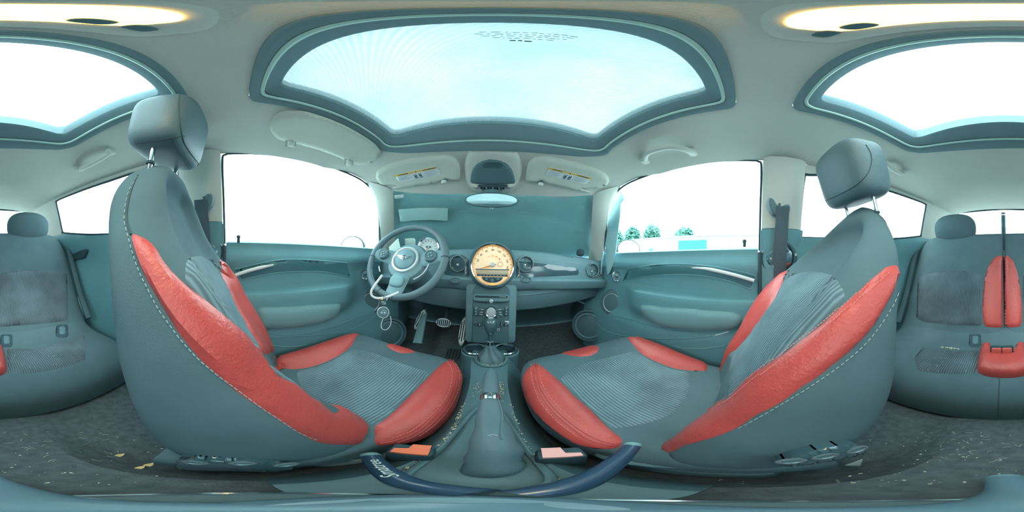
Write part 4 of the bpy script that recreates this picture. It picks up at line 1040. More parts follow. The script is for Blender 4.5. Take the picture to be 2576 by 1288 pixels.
# cup holders with bright rims
for px, s_ in ((1194, -1), (1272, 1)):
    c = PZ(px, 881, -.440)
    cup = MB().lathe([(.040, -.07), (.046, -.01), (.049, .0), (.047, .006)], c, (0, 0, 1), 36, caps=False).build('cup_holder', BLACK, CO)
    MB().lathe([(.046, .002), (.049, .008), (.046, .012), (.041, .010), (.041, .002)], c, (0, 0, 1), 40, caps=False).build('cup_rim', CHROME, cup)
    MB().lathe([(.040, -.068), (.020, -.067), (.0005, -.066)], c, (0, 0, 1), 24, caps=False).build('cup_floor', DARK, cup)
    MB().lathe([(.055, -.09), (.056, -.004), (.050, .0)], c, (0, 0, 1), 36, caps=False).build('cup_wall', DARK, cup)
# gear lever
gc = PZ(1236, 903, -.447)
GL = thing('gear_lever', 'gear lever with a round dark knob and gathered leather boot', 'gear lever', gc)
MB().lathe([(.062, -.006), (.064, .004), (.058, .008), (.053, .004)], gc, (0, 0, 1), 40, caps=False).build('boot_ring', DARK, GL, label='round ring with grit around it')
rings = []; top = Vector((0, gc.y + .006, -.372))
for i in range(15):
    t = i / 14; c = (gc + Vector((0, 0, -.004))).lerp(top, t); r = .052 * (1 - t) ** .9 + .012 * t + .004 * math.sin(t * 7)
    rings.append([c + Vector((math.cos(a), math.sin(a), 0)) * r * (1 + .34 * (1 - t) ** .6 * math.sin(5 * a + 3 * t) * (0.2 + t) + .10 * math.sin(9 * a - 6 * t) * t * (1 - t)) for a in [2 * PI * k / 40 for k in range(40)]])
MB().loft(rings).build('boot', LEATH, GL)
MB().lathe([(.0135, -.012), (.0145, .0), (.0145, .018), (.012, .020)], top, (0, 0, 1), 24).build('collar', CHROME, GL, label='chrome collar')
MB().tube([top, top + Vector((0, .012, .05))], .009, 12).build('shaft', BLACK, GL)
kc = top + Vector((0, .014, .088))
MB().lathe([(.008, -.045), (.014, -.040), (.022, -.022), (.026, -.002), (.025, .014), (.019, .026), (.009, .031), (.0005, .032)], kc, Vector((0, .05, 1)), 32).build('knob', GLOSSD, GL)
MB().lathe([(.010, .030), (.010, .0335), (.0005, .034)], kc, Vector((0, .05, 1)), 20).build('knob_badge', SILVER, GL)
# grit around the boot
rnd = random.Random(3)
gr = MB()
for k in range(150):
    a = rnd.uniform(0, 2 * PI); r = .055 + rnd.uniform(-.003, .004); p = gc + Vector((math.cos(a) * r, math.sin(a) * r, .006))
    gr.box(p, (rnd.uniform(.001, .003),) * 3, (Vector((math.cos(k), math.sin(k), 0)), Vector((-math.sin(k), math.cos(k), 0)), Vector((0, 0, 1))))
for k in range(170):
    y = rnd.uniform(.08, .36); s_ = rnd.choice((-1, -1, 1)); x = s_ * (.052 + rnd.uniform(-.004, .004)); z = pchip(Y, [r[1] for r in cp], y) + .003
    gr.box((x, y, z), (rnd.uniform(.001, .003),) * 3, (Vector((math.cos(k), math.sin(k), 0)), Vector((-math.sin(k), math.cos(k), 0)), Vector((0, 0, 1))))
for k in range(60):
    y = .43 + rnd.gauss(0, .022); x = rnd.choice((-1, 1)) * (.030 + rnd.gauss(0, .006)); z = pchip(Y, [r[1] for r in cp], y) + .003
    gr.box((x, y, z), (rnd.uniform(.001, .004), .002, .002), (Vector((math.cos(k), math.sin(k), 0)), Vector((-math.sin(k), math.cos(k), 0)), Vector((0, 0, 1))))
gr.build('grit', mat('grit', (206, 200, 170), .9), CO, smooth=False, kind='stuff', label='pale grit in the seams of the console')
# hand brake
HB = thing('hand_brake', 'hand brake with a black grip, chrome collar and wrinkled leather gaiter', 'hand brake', (0, .2, -.47))
tip = PY(1235, 946, .395); col_ = PY(1233, 1000, .315)
ax = (tip - col_).normalized()
MB().lathe([(.0175, 0), (.0185, .01), (.0185, .05), (.0175, .080), (.013, .093), (.004, .097)], col_ + ax * .006, ax, 28).build('grip', LEATH, HB)
MB().lathe([(.007, 0), (.007, .010), (.005, .012), (.0005, .0125)], col_ + ax * .100, ax, 16).build('release_button', DARK, HB)
MB().lathe([(.0185, -.012), (.0195, -.006), (.0195, .004), (.018, .008)], col_, ax, 28).build('collar', CHROME, HB, label='chrome collar')
MB().lathe([(.0150, .0), (.0156, .002), (.0140, .005)], col_ + ax * .088, ax, 28, caps=False).build('tip_ring', SILVER, HB)
rings = []
keys = [(col_ - ax * .012, .0185, .0175, (0, .35, .94)), (PY(1236, 1040, .262) , .024, .021, (0, .06, 1)), (PY(1242, 1085, .208), .028, .026, (0, -.15, .99)), (PY(1248, 1130, .162), .030, .032, (0, -.35, .93)), (PY(1246, 1170, .127), .028, .036, (0, -.65, .76)), (PY(1242, 1197, .103), .026, .040, (0, -.9, .45)), (Vector((.002, .098, -.490)), .025, .046, (0, -1, .1))]
cen = [(keys[0][0], ) + keys[0][1:]] + [(k[0] - Vector(k[3]).normalized() * k[2],) + k[1:] for k in keys[1:]]
cc = catmull([c[0] for c in cen], 8); rings = []
for i, c in enumerate(cc):
    t = min(i / 8, len(cen) - 1.001); k = int(t); u = t - k
    rx = cen[k][1] * (1 - u) + cen[k + 1][1] * u; ry = cen[k][2] * (1 - u) + cen[k + 1][2] * u; yv = Vector(cen[k][3]).lerp(Vector(cen[k + 1][3]), u).normalized()
    wob = .06 * math.sin(t * 4.6) * (1 if .6 < t < 5 else 0)
    rings.append([c + Vector((1, 0, 0)) * math.cos(a) * rx * (1 + wob * math.cos(a - .6)) + yv * math.sin(a) * ry * (1 + .03 * math.sin(3 * a + t)) for a in [2 * PI * q / 44 for q in range(44)]])
gait = MB().loft(rings); gait.build('gaiter', LEATH, HB)
fg = onmesh(gait.bvh())
seam([(1252, 1005), (1260, 1030), (1262, 1060), (1260, 1085), (1262, 1105)], fg, .0022, .001).build('gaiter_seam', LEATH, HB)
seam([(1228, 1096), (1240, 1094), (1252, 1096)], fg, .001, .001).build('gaiter_tuck', SILVER, HB)
rimp = [Vector((.070 * math.copysign(abs(math.cos(a)) ** .6, math.cos(a)) * (1 - .25 * (math.sin(a) > 0) * math.sin(a)), .150 + (.085 if math.sin(a) < 0 else .20) * math.copysign(abs(math.sin(a)) ** .7, math.sin(a)), 0)) for a in [2 * PI * k / 60 for k in range(60)]]
rimp = [Vector((p.x * .72, p.y, pchip(Y, [r[1] for r in cp], p.y) + .002)) for p in rimp]
MB().tube(rimp, .005, 8, True).build('gaiter_frame', DARK, HB)

# seat belt buckles beside the tunnel
for sgn, px, py, tint, lab in ((-1, 1036, 1131, (240, 120, 84), 'orange-red'), (1, 1411, 1139, (244, 176, 170), 'pale red')):
    c = PZ(px, py, -.425)
    B_ = thing('belt_buckle', 'seat belt buckle with %s release button beside the %s seat cushion' % (lab, 'driver' if sgn < 0 else 'passenger'), 'buckle', c, 'belt buckles by the tunnel')
    yx = Vector((sgn * .25, 1, 0)).normalized(); xx = Vector((1, -sgn * .25, 0)).normalized(); zz = Vector((0, 0, 1))
    MB().box(c + Vector((0, 0, -.045)), (.050, .034, .085), (xx, yx, zz), .008).build('body', BLACK, B_)
    hx, hy = .019, .0105
    L_ = [(-hx, -hy), (hx, -hy), (hx, hy), (-.002, hy), (-.004, .001), (-hx, -.002)] if sgn < 0 else [(-hx, -hy), (hx, -hy), (hx, -.004), (.004, -.002), (.002, hy), (-hx, hy)]
    MB().prism([c + xx * a + yx * b * 1.35 + zz * -.003 for a, b in L_], (0, 0, 1), .008).build('release_button', mat('button_' + lab.replace(' ', '_'), tint, .4), B_, smooth=False, label=lab + ' release button')
    MB().box(c + xx * (-.010 * -sgn) * -1 + yx * .008 + zz * .0005, (.020, .006, .004), (xx, yx, zz), .001).build('latch_slot', mat('slot_black', (30, 36, 40), .6), B_)
    MB().tube([c + Vector((0, 0, -.08)), c + Vector((sgn * .01, -.01, -.13)), c + Vector((sgn * .03, -.03, -.18))], .012, 8).build('stalk', BLACK, B_)

# recliner covers on the seats' tunnel side
for sgn, pts, arcs in ((-1, [(440, 1170), (452, 1150), (500, 1148), (600, 1152), (690, 1158), (735, 1166), (738, 1180), (700, 1188), (600, 1186), (500, 1184), (455, 1182)], [(496, 1158), (610, 1160), (716, 1164)]),
                       (1, [(1955, 1160), (1990, 1148), (2050, 1132), (2110, 1120), (2155, 1116), (2176, 1126), (2176, 1142), (2130, 1154), (2060, 1166), (2000, 1174), (1965, 1172)], [(1985, 1154), (2068, 1142), (2146, 1126)])):
    fx = onx(sgn * .118)
    c = fx(pts[0][0], pts[0][1])[0]
    K = thing('recliner_handle', 'glossy dark recliner handle with bright rings low on the %s seat' % ('driver' if sgn < 0 else 'passenger'), 'handle', c, 'recliner handles')
    MB().patch(pts, fx, .006, .012, .014, 6, False).build('cover_plate', GLOSSD, K)
    for x, y in arcs:
        q = fx(x, y)[0]
        MB().lathe([(.0105, .004), (.0115, .007), (.009, .008), (.007, .006)], q, (-sgn, 0, .1), 24, caps=False).build('ring', mat('smoked_chrome', (150, 166, 172), .3, .5), K)
        MB().lathe([(.008, .004), (.006, .0065), (.0005, .007)], q, (-sgn, 0, .2), 18).build('ring_centre', DARK, K)

# ================================================================== STEERING WHEEL
SW = Vector((-.348, .585, -.018)); tl = math.radians(32)
sn = Vector((.04, -math.cos(tl), math.sin(tl))).normalized(); sx_ = Vector((0, 0, 1)).cross(sn).normalized() * -1
sx_ = Vector((1, 0, 0)) - sn * sn.x; sx_.normalize(); su = sn.cross(sx_) * -1
su = (sx_.cross(sn)) * -1 if (sx_.cross(sn)).z < 0 else sx_.cross(sn)
WH = thing('steering_wheel', 'leather steering wheel with a winged emblem and three spokes', 'steering wheel', SW)
def wp(a, r, h=0): return SW + sx_ * math.sin(a) * r + su * math.cos(a) * r + sn * h
rimr = MB().tube([wp(2 * PI * k / 72, .171) for k in range(72)], [.0142 + .0025 * math.exp(-((abs(((k / 72 * 360 + 180) % 360) - 180) - 72) / 14) ** 2) for k in range(72)], 14, True)
rimr.build('rim', LEATH, WH)
def spoke(a0, w0, w1, r0, r1, nm='spoke'):
    rings = []
    for i in range(9):
        t = i / 8; r = r0 + (r1 - r0) * t; w = w0 + (w1 - w0) * t ** 1.2; h = -.022 * (1 - t) ** .8
        c = wp(a0, r, h); tg = (sx_ * math.cos(a0) - su * math.sin(a0))
        rings.append([c + tg * math.cos(b) * w / 2 + sn * math.sin(b) * .011 for b in [2 * PI * k / 16 for k in range(16)]])
    return MB().loft(rings).build(nm, DASH, WH)
s1 = spoke(math.radians(82), .075, .056, .05, .165); s2 = spoke(math.radians(-82), .075, .056, .05, .165); s3 = spoke(math.radians(180), .085, .070, .05, .165)
HB_ = SW - sn * .048
MB().lathe([(.095, -.004), (.094, .016), (.084, .032), (.064, .038)], HB_, sn, 48, caps=True, up=su).build('hub', DASH, WH)
MB().lathe([(.062, .036), (.060, .048), (.053, .050), (.048, .044)], HB_, sn, 48, caps=False).build('badge_ring', SILVER, WH, label='satin ring round the airbag cover')
MB().lathe([(.049, .038), (.044, .050), (.028, .057), (.0005, .059)], HB_, sn, 40).build('airbag_cover', DASH, WH)
# winged emblem
def wpt(x, z, h): return HB_ + sx_ * x + su * z + sn * h
EM = MB()
for s_ in (-1, 1):
    for k in range(4):
        z0 = .006 - .0042 * k; x1 = .033 - .0055 * k
        EM.prism([wpt(s_ * .010, z0 + .0015, .0585), wpt(s_ * x1, z0 + .0022, .0585), wpt(s_ * (x1 - .003), z0 - .0015, .0585), wpt(s_ * .010, z0 - .0018, .0585)], sn, .003)
EM.build('emblem_wings', CHROME, WH, smooth=False, label='silver wings of the emblem')
MB().lathe([(.0105, .058), (.0115, .062), (.0085, .063), (.008, .058)], HB_, sn, 28, caps=False).build('emblem_ring', CHROME, WH)
MB().lathe([(.008, .058), (.008, .0605), (.0005, .061)], HB_, sn, 22).build('emblem_disc', DARK, WH)
MB().box(wpt(0, 0, .0615), (.015, .001, .004), (sx_, -sn, su), .0003).build('emblem_bar', CHROME, WH)
for s_, so_ in ((1, s1), (-1, s2)):
    c = SW + sx_ * s_ * .112 + su * .016 + sn * .004
    MB().lathe([(.026, -.006), (.025, .006), (.020, .009), (.018, .006)], c, sn, 30).build('switch_pod', DARK, WH)
    for k in range(4):
        a = PI / 2 * k + .3; MB().pillow(c + sx_ * math.sin(a) * .0085 + su * math.cos(a) * .0085 + sn * .008, (.0095, .0095, .005), (.9, .9), (sx_, su, sn), 14, 8).build('switch_button', DASH, WH)
for a in (-.55, .55):
    pass
pts = [wp(math.radians(180 - 38 - 4 * k), .118 + .004 * math.sin(k * .3), .012) for k in range(11)]
MB().tube(pts, .0026, 6).build('spoke_trim', SILVER, WH, label='bright curved spoke trim')
pts = [wp(math.radians(180 + 48 + 3 * k), .116, .012) for k in range(6)]
MB().tube(pts, .0026, 6).build('spoke_trim', SILVER, WH)
for a in (math.radians(86), math.radians(-90), math.radians(176), math.radians(-160)):
    MB().tube([wp(a, .172 + .0168 * math.cos(b), .0168 * math.sin(b)) for b in [2 * PI * k / 18 for k in range(18)]], .0011, 5, True).build('rim_seam', BLACK, WH)
MB().pillow(wp(PI, .105, .002), (.062, .050, .020), (.7, .7), (sx_, su, sn)).build('lower_boss', ARM, WH)
q = MB()
for k in range(64):
    a = math.radians(-150 + k * 1.1) if k < 32 else math.radians(-35 + (k - 32) * 2.2)
    q.tube([wp(a, .1568, .004), wp(a + .006, .1566, .006)], .0010, 4)
q.build('stitching', STITCH, WH, kind='stuff')
CL = thing('steering_column', 'dark steering column shroud with stalks behind the wheel', 'column', SW - sn * .12)
MB().loft([[SW - sn * h + sx_ * math.cos(a) * w + su * (math.sin(a) * w * .8 - .008) for a in [2 * PI * k / 24 for k in range(24)]] for h, w in ((.012, .050), (.05, .062), (.14, .070), (.24, .075))]).build('shroud', DARK, CL)
for s_ in (-1, 1):
    MB().tube([SW - sn * .055 + sx_ * s_ * .05 + su * .01, SW - sn * .050 + sx_ * s_ * .11 + su * .022, SW - sn * .050 + sx_ * s_ * .155 + su * .03], [.007, .009, .007], 10).build('stalk', BLACK, CL)
# white lead looped over the wheel, with keys hanging from it
LP = thing('white_lead', 'thin white loop of cord hanging from the lower steering wheel', 'cord', PD(965, 745, .62))
path = [(962, 692), (952, 705), (941, 720), (934, 733), (936, 744), (948, 750), (966, 749), (985, 743), (1003, 735)]
MB().tube(catmull([PD(x, y, .555 + .002 * i) for i, (x, y) in enumerate(path)], 8), .0042, 10).build('cord', mat('white_cord', (226, 234, 236), .4), LP)
KC = PD(964, 786, .56); kn = -ray(964, 786); kx = Vector((0, 0, 1)).cross(kn).normalized(); ku = kn.cross(kx)
KF = thing('key_fob', 'round dark key fob and key on a ring under the white cord', 'keys', KC)
MB().lathe([(.019, -.005), (.020, .002), (.018, .005), (.015, .006), (.014, .0045), (.010, .006), (.0005, .007)], KC, kn, 36).build('fob', DARK, KF)
MB().lathe([(.019, .003), (.0202, .005), (.018, .007), (.017, .005)], KC, kn, 36, caps=False).build('fob_ring', SILVER, KF)
for s_ in (-1, 1):
    MB().prism([KC + kn * .0068 + kx * s_ * a + ku * (b - .002) for a, b in ((.002, .002), (.0085, .003), (.006, -.001), (.002, -.0015))], kn, .0015).build('fob_emblem', SILVER, KF, smooth=False)
MB().pillow(KC + ku * .031, (.021, .015, .018), (.6, .7), (kx, kn, ku)).build('key_head', GLOSSD, KF)
MB().tube([KC + ku * (.046 + .008 * math.sin(a)) + kx * (.004 + .008 * math.cos(a)) for a in [2 * PI * k / 24 for k in range(24)]], .0013, 6, True).build('ring', CHROME, KF)
MB().lathe([(.004, -.003), (.004, .003), (.0024, .004)], KC + ku * .045 + kx * -.006, kn, 14).build('brass_rivet', mat('brass', (206, 176, 110), .3, .9), KF)
MB().tube(catmull([PD(x, y, .56) for x, y in ((965, 799), (960, 812), (959, 822), (964, 829), (973, 829), (981, 820), (984, 808), (982, 795))], 6), .0012, 6).build('wire_loop', SILVER, KF)

# ================================================================== PEDALS
def pedal(px, py, y, w, h, lean, rot, name, label, nbar, vertical=True, m=SILVER):
    c = PY(px, py, y)
    Pd = thing(name, label, 'pedal', c)
    n = Vector((0, -math.cos(lean), math.sin(lean))); u0 = Vector((0, math.sin(lean), math.cos(lean))); x0 = Vector((1, 0, 0))
    x = x0 * math.cos(rot) + u0 * math.sin(rot); u = u0 * math.cos(rot) - x0 * math.sin(rot)
    MB().lathe([(1, -.008), (1, .004), (.86, .008)], c, n, 36, up=u, sx=1, sy=1).v
    mb = MB(); rings = []
    for r, hh in ((1, -.010), (1.02, 0), (.94, .006)):
        rings.append([c + x * math.cos(a) * w / 2 * r + u * math.sin(a) * h / 2 * r + n * hh for a in [2 * PI * k / 36 for k in range(36)]])
    mb.loft(rings).build('pad', m, Pd)
    for k in range(nbar):
        t = (k + .5) / nbar * 2 - 1; t *= .86
        if vertical: a, b = c + x * t * w / 2 - u * h / 2 * .72 * math.sqrt(1 - t * t) , c + x * t * w / 2 + u * h / 2 * .72 * math.sqrt(1 - t * t)
        MB().tube([a + n * .006, b + n * .006], .0034 if w < .07 else .0042, 6).build('rubber_rib', BLACK, Pd)
    MB().tube([c - n * .01, c - n * .03 + u * h * .3, c - n * .05 + Vector((0, .12, .16))], .010, 8).build('arm', DARK, Pd)
    return Pd
pedal(1057, 804, .98, .050, .16, .45, -.25, 'foot_rest', 'tall slotted metal foot rest at the far left of the footwell', 3)
pedal(1116, 812, .95, .098, .062, .45, 0, 'brake_pedal', 'wide oval metal brake pedal with upright ribs', 7)
pedal(1165, 833, .96, .046, .20, .60, -.02, 'accelerator_pedal', 'tall narrow metal accelerator pedal next to the centre stack', 3)
rp_ = thing('rest_plate', 'flat grey plate running up behind the foot rest', 'plate', PY(1050, 850, .93))
MB().prism([PY(x, y, yy) for x, y, yy in ((1038, 862, .86), (1060, 864, .86), (1074, 785, 1.0), (1058, 790, 1.0))], (0, .02, -.02), .02).build('plate', ARM, rp_, smooth=False)
mt_ = thing('floor_mat', 'ribbed black heel mat under the accelerator pedal', 'mat', PZ(1150, 880, -.675))
MB().patch([(1131, 868), (1166, 868), (1164, 876), (1128, 876)], onz(-.66), .004, .01, .004, 3, False).build('mat_edge', DARK, mt_)
for k in range(6):
    x = 1128 + 8 * k
    MB().tube([PZ(x, 880, -.672), PZ(x - 8, 902, -.672)], .004, 6).build('mat_rib', BLACK, mt_)
for sgn, px, py in ((-1, 980, 840), (1, 1480, 820)):
    c = PX(px, py, sgn * .60)
    Kp = thing('kick_speaker', 'round ribbed speaker cover low in the %s footwell' % ('driver' if sgn < 0 else 'passenger'), 'speaker', c)
    ax = Vector((-sgn, -.7, .2))
    MB().lathe([(.12, -.02), (.118, .004), (.106, .008), (.100, .002)], c, ax, 40, caps=False).build('outer_ring', DARK, Kp)
    MB().lathe([(.096, .0), (.094, .010), (.086, .012), (.080, .004)], c, ax, 40, caps=False).build('inner_ring', DASH, Kp)
    MB().lathe([(.080, .0), (.060, .006), (.0005, .008)], c, ax, 36).build('grille', DARK, Kp)
    MB().box((sgn * .66, .98, -.53), (.03, .40, .36), bev=.01).build('kick_panel', DARK, Kp)
# ================================================================== ROOF FITTINGS
fcl = onmesh(CEIL_BVH)
def lifted(fn, h):
    def f(x, y):
        l, n = fn(x, y); return l + n * h, n
    if hasattr(fn, 'hit'): f.hit = fn.hit
    return f
def frame_on(fn, x, y, x2, y2):
    """origin, right, up, normal on a surface from two pixels along the writing line"""
    a, n = fn(x, y); b, n2 = fn(x2, y2); r = (b - a).normalized(); n = (n + n2).normalized(); u = n.cross(r).normalized()
    return (a + b) / 2, r, u, n
YEL = mat('label_yellow', (240, 200, 110), .7)
LABW = mat('label_white', (226, 234, 236), .7)
FINE = mat('fine_print', (150, 166, 170), .8)
def sun_visor(label, outline, clip, lab, pivot, notch):
    c, n = fcl(clip[0], clip[1])
    V = thing('sun_visor', label, 'sun visor', c, 'front sun visors')
    MB().patch(outline, lifted(fcl, .010), .012, .016, .010, 5, True, 5).build('panel', VISOR, V)
    # clip with its dark recess
    cl, n = lifted(fcl, .016)(*clip)
    MB().pillow(cl + n * .002, (.030, .012, .022), (.8, .8)).build('clip_recess', DARK, V)
    MB().pillow(cl + n * .006 + Vector((0, -.004, -.008)), (.024, .014, .018), (.6, .7)).build('clip', PALE, V)
    MB().tube([lifted(fcl, .012)(*q)[0] for q in pivot], .006, 10).build('pivot_rod', PALE, V)
    e = lifted(fcl, .0235)
    L = MB().patch(lab, e, .0012, .004, .002, 4, False).build('warning_label', LABW, V, label='white label with an orange-yellow heading band')
    def bl(u, v):   # bilinear over the label's four corners
        a, b, c_, d = [Vector((p[0], p[1])) for p in lab]
        p = (a * (1 - u) + b * u) * (1 - v) + (d * (1 - u) + c_ * u) * v
        return e(p.x, p.y)
    def strip(u0, u1, v0, v1, h=.0018, n=8):
        top = [bl(u0 + (u1 - u0) * k / n, v0) for k in range(n + 1)]; bot = [bl(u0 + (u1 - u0) * k / n, v1) for k in range(n + 1)]
        pts = [l + nn * h for l, nn in top] + [l + nn * h for l, nn in bot]
        return pts, [(k, k + 1, n + 2 + k, n + 1 + k) for k in range(n)]
    MB().add(*strip(0, 1, 0.0, .22)).build('heading_band', YEL, L, smooth=False)
    fp = MB()
    for u0, u1 in ((.03, .36), (.66, .96)):
        for k in range(6):
            fp.add(*strip(u0, u1 - .05 * (k % 3), .32 + .10 * k, .345 + .10 * k, .0022, 4))
    fp.build('fine_print', FINE, L, smooth=False, kind='stuff')
    pg = MB()
    for u0 in (.41, .52):
        pg.add(*strip(u0, u0 + .016, .42, .86, .0023, 2)); pg.add(*strip(u0 + .012, u0 + .065, .76, .86, .0023, 2)); pg.add(*strip(u0 + .02, u0 + .06, .52, .70, .0023, 2)); pg.add(*strip(u0 + .035, u0 + .055, .36, .48, .0023, 2))
    pg.build('seat_pictogram', mat('pictogram_blue', (58, 92, 112), .8), L, smooth=False)
    for u in (.385, .635): MB().add(*strip(u, u + .004, .22, 1, .0021, 2)).build('divider', FINE, L, smooth=False)
    a, n1 = bl(.5, .17); b_, _ = bl(.5, .03); r, _ = bl(.52, .17); l, _ = bl(.48, .17)
    MB().add([l + n1 * .0026, r + n1 * .0026, b_ + n1 * .0026], [(0, 1, 2)]).build('warning_triangle', INK, L, smooth=False)
    for s, u in (('WARNING', .20), ('AVERTISSEMENT', .81)):
        p, nn = bl(u, .12); q, _ = bl(u + .05, .12); t_, _ = bl(u, .02)
        text(s, .0090 if len(s) < 9 else .0078, p + nn * .0022, q - p, t_ - p, INK, L, 'heading')
    return V
sun_visor('sun visor with a warning label in front of the driver', [(946, 438), (952, 425), (975, 412), (1010, 401), (1050, 393), (1090, 389), (1120, 388), (1142, 394), (1155, 410), (1158, 430), (1157, 446), (1148, 452), (1135, 452), (1122, 450), (1105, 456), (1080, 461), (1050, 465), (1018, 469), (1000, 466), (985, 462), (962, 462), (950, 452)],
          (1118, 449), [(992, 433), (1099, 411), (1110, 432), (1007, 452)], [(990, 470), (1002, 468), (1016, 465)], 1)
sun_visor('sun visor with a warning label in front of the passenger', [(1323, 450), (1325, 425), (1332, 405), (1348, 394), (1370, 391), (1400, 396), (1440, 405), (1480, 415), (1510, 427), (1527, 440), (1532, 452), (1524, 464), (1504, 471), (1485, 469), (1466, 472), (1448, 477), (1420, 470), (1390, 463), (1372, 458), (1362, 452), (1350, 456), (1335, 456)],
          (1359, 455), [(1382, 413), (1489, 440), (1473, 457), (1372, 434)], [(1458, 474), (1470, 477), (1484, 481)], 1)
# side visor above the driver's window
c, n = fcl(820, 345)
V = thing('side_sun_visor', 'long rounded sun visor folded above the driver window', 'sun visor', c)
MB().patch([(679, 318), (684, 298), (702, 283), (735, 277), (775, 279), (820, 287), (870, 305), (915, 330), (945, 355), (957, 373), (955, 392), (940, 404), (912, 412), (885, 408), (850, 392), (800, 374), (750, 360), (715, 352), (692, 342)], lifted(fcl, .008), .012, .02, .008, 6).build('panel', VISOR, V)
for pts in ([(716, 362), (718, 340), (728, 337), (742, 341), (746, 345), (742, 366)], [(862, 410), (866, 390), (878, 386), (889, 390), (892, 394), (886, 410)]):
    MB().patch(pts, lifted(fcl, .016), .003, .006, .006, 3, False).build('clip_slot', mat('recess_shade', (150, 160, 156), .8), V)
    cx = sum(p[0] for p in pts) / 6; cy = sum(p[1] for p in pts) / 6
    MB().patch([(cx + (x - cx) * .62, cy + 3 + (y - cy) * .75) for x, y in pts], lifted(fcl, .019), .004, .006, .006, 3, False).build('clip', PALE, V)
# overhead console with a dark bowl and a row of toggles
c, n = fcl(1240, 425)
OC = thing('overhead_console', 'pale overhead console pod with a dark mesh bowl and toggle switches', 'console', c)
MB().patch([(1240, 362), (1275, 366), (1298, 380), (1310, 402), (1314, 430), (1308, 455), (1296, 474), (1275, 485), (1240, 487), (1205, 485), (1185, 474), (1173, 455), (1167, 430), (1170, 402), (1182, 380), (1205, 366)], fcl, .022, .05, .004, 5).build('pod', PALE, OC)
e = lifted(fcl, .021)
MB().patch([(1186, 455), (1185, 438), (1191, 416), (1206, 401), (1225, 394), (1240, 393), (1258, 396), (1276, 405), (1288, 420), (1294, 440), (1294, 456), (1270, 459), (1210, 459)], e, .010, .03, .006, 4).build('bowl', DARK, OC, label='dark rounded bowl')
for k in range(6):
    w_ = 26 - abs(k - 3) * 2
    MB().tube([lifted(fcl, .0315)(x, 399 + 2.6 * k)[0] for x in (1240 - w_, 1240, 1240 + w_)], .0008, 5).build('vent_slot', BLACK, OC)
for s_ in (-1, 1):
    MB().patch([(1240 + s_ * x, y) for x, y in ((58, 458), (40, 457), (37, 465), (42, 470), (52, 467))], e, .010, .012, .004, 3).build('reading_switch', PALE, OC)
MB().patch([(1204, 459), (1276, 459), (1274, 470), (1240, 473), (1206, 470)], lifted(fcl, .024), .006, .008, .006, 3, False).build('switch_bank', BLACK, OC)
for x in (1208, 1224, 1240, 1256, 1271):
    p, n = lifted(fcl, .030)(x, 466); MB().pillow(p, (.010, .010, .014), (.8, .8), n=12, m=8).build('toggle_switch', GLOSSD, OC)
    p, n = lifted(fcl, .033)(x, 469.5); MB().pillow(p, (.009, .004, .004), (.8, .8), n=10, m=6).build('toggle_tip', CHROME, OC)
for x in (1216, 1232, 1248, 1263):
    a = lifted(fcl, .028)(x, 463)[0]; b = lifted(fcl, .042)(x, 470)[0]; d = lifted(fcl, .026)(x, 474)[0]
    MB().tube([a, b, d], .0022, 6).build('guard_hoop', BLACK, OC)
# interior mirror
MC = PY(1237, 503.5, .725); mn = Vector((.0, -1, .03)).normalized(); mx_ = Vector((0, 0, 1)).cross(mn).normalized(); mu = mn.cross(mx_)
IM = thing('rear_view_mirror', 'oval rear view mirror hanging below the overhead console', 'mirror', MC)
def oval(rx, rz, h, n=48): return [MC + mx_ * (rx * math.copysign(abs(math.cos(a)) ** .9, math.cos(a))) + mu * (rz * math.copysign(abs(math.sin(a)) ** .9, math.sin(a))) + mn * h for a in [2 * PI * k / n for k in range(n)]]
MB().loft([oval(.06, .015, -.03), oval(.112, .032, -.014), oval(.122, .036, .0), oval(.120, .035, .008), oval(.114, .031, .009)]).build('shell', DARK, IM)
MB().loft([oval(.113, .030, .006), oval(.112, .0295, .0095)]).build('mirror_glass', mat('mirror_silver', (214, 226, 224), .02, 1.0), IM)
MB().tube([MC - mn * .02, MC + Vector((0, .015, .035)), fcl(1240, 478)[0] + Vector((0, 0, .0))], [.016, .012, .014], 14).build('stem', DARK, IM)
MB().pillow(MC + Vector((0, .012, .046)), (.064, .04, .028), (.8, .8)).build('ball_cover', DARK, IM)
for dx in (-.004, .006): MB().pillow(MC + mx_ * dx - mu * .042 + mn * .004, (.006, .004, .006), (.9, .9), n=10, m=6).build('sensor_dot', PALE, IM)

# grab handles
def grab(label, pts, r, lift_, caps):
    f = lifted(fcl, 0); c = f(*pts[0])[0]
    H = thing('grab_handle', label, 'handle', c, 'roof grab handles')
    P3 = [lifted(fcl, lf)(x, y)[0] for (x, y), lf in zip(pts, lift_)]
    MB().tube(catmull(P3, 6), r, 12).build('grip', PALE, H)
    for x, y in caps:
        p, n = fcl(x, y); MB().pillow(p + n * .004, (.04, .03, .022), (.6, .6)).build('end_mount', PALE, H)
    return H
grab('curved pale grab handle above the passenger door window', [(1622, 405), (1628, 380), (1650, 364), (1685, 356), (1715, 360), (1735, 372), (1745, 384)], .011, [.002, .022, .034, .036, .034, .022, .002], [(1622, 403), (1742, 382)])
grab('short pale grab handle above the rear window behind the driver', [(198, 424), (215, 412), (238, 399), (262, 387), (281, 379)], .011, [.004, .022, .028, .022, .004], [(200, 423), (279, 380)])
grab('short pale grab handle above the rear window behind the passenger', [(2226, 405), (2240, 414), (2256, 425), (2270, 434)], .010, [.004, .022, .022, .004], [(2268, 433)])

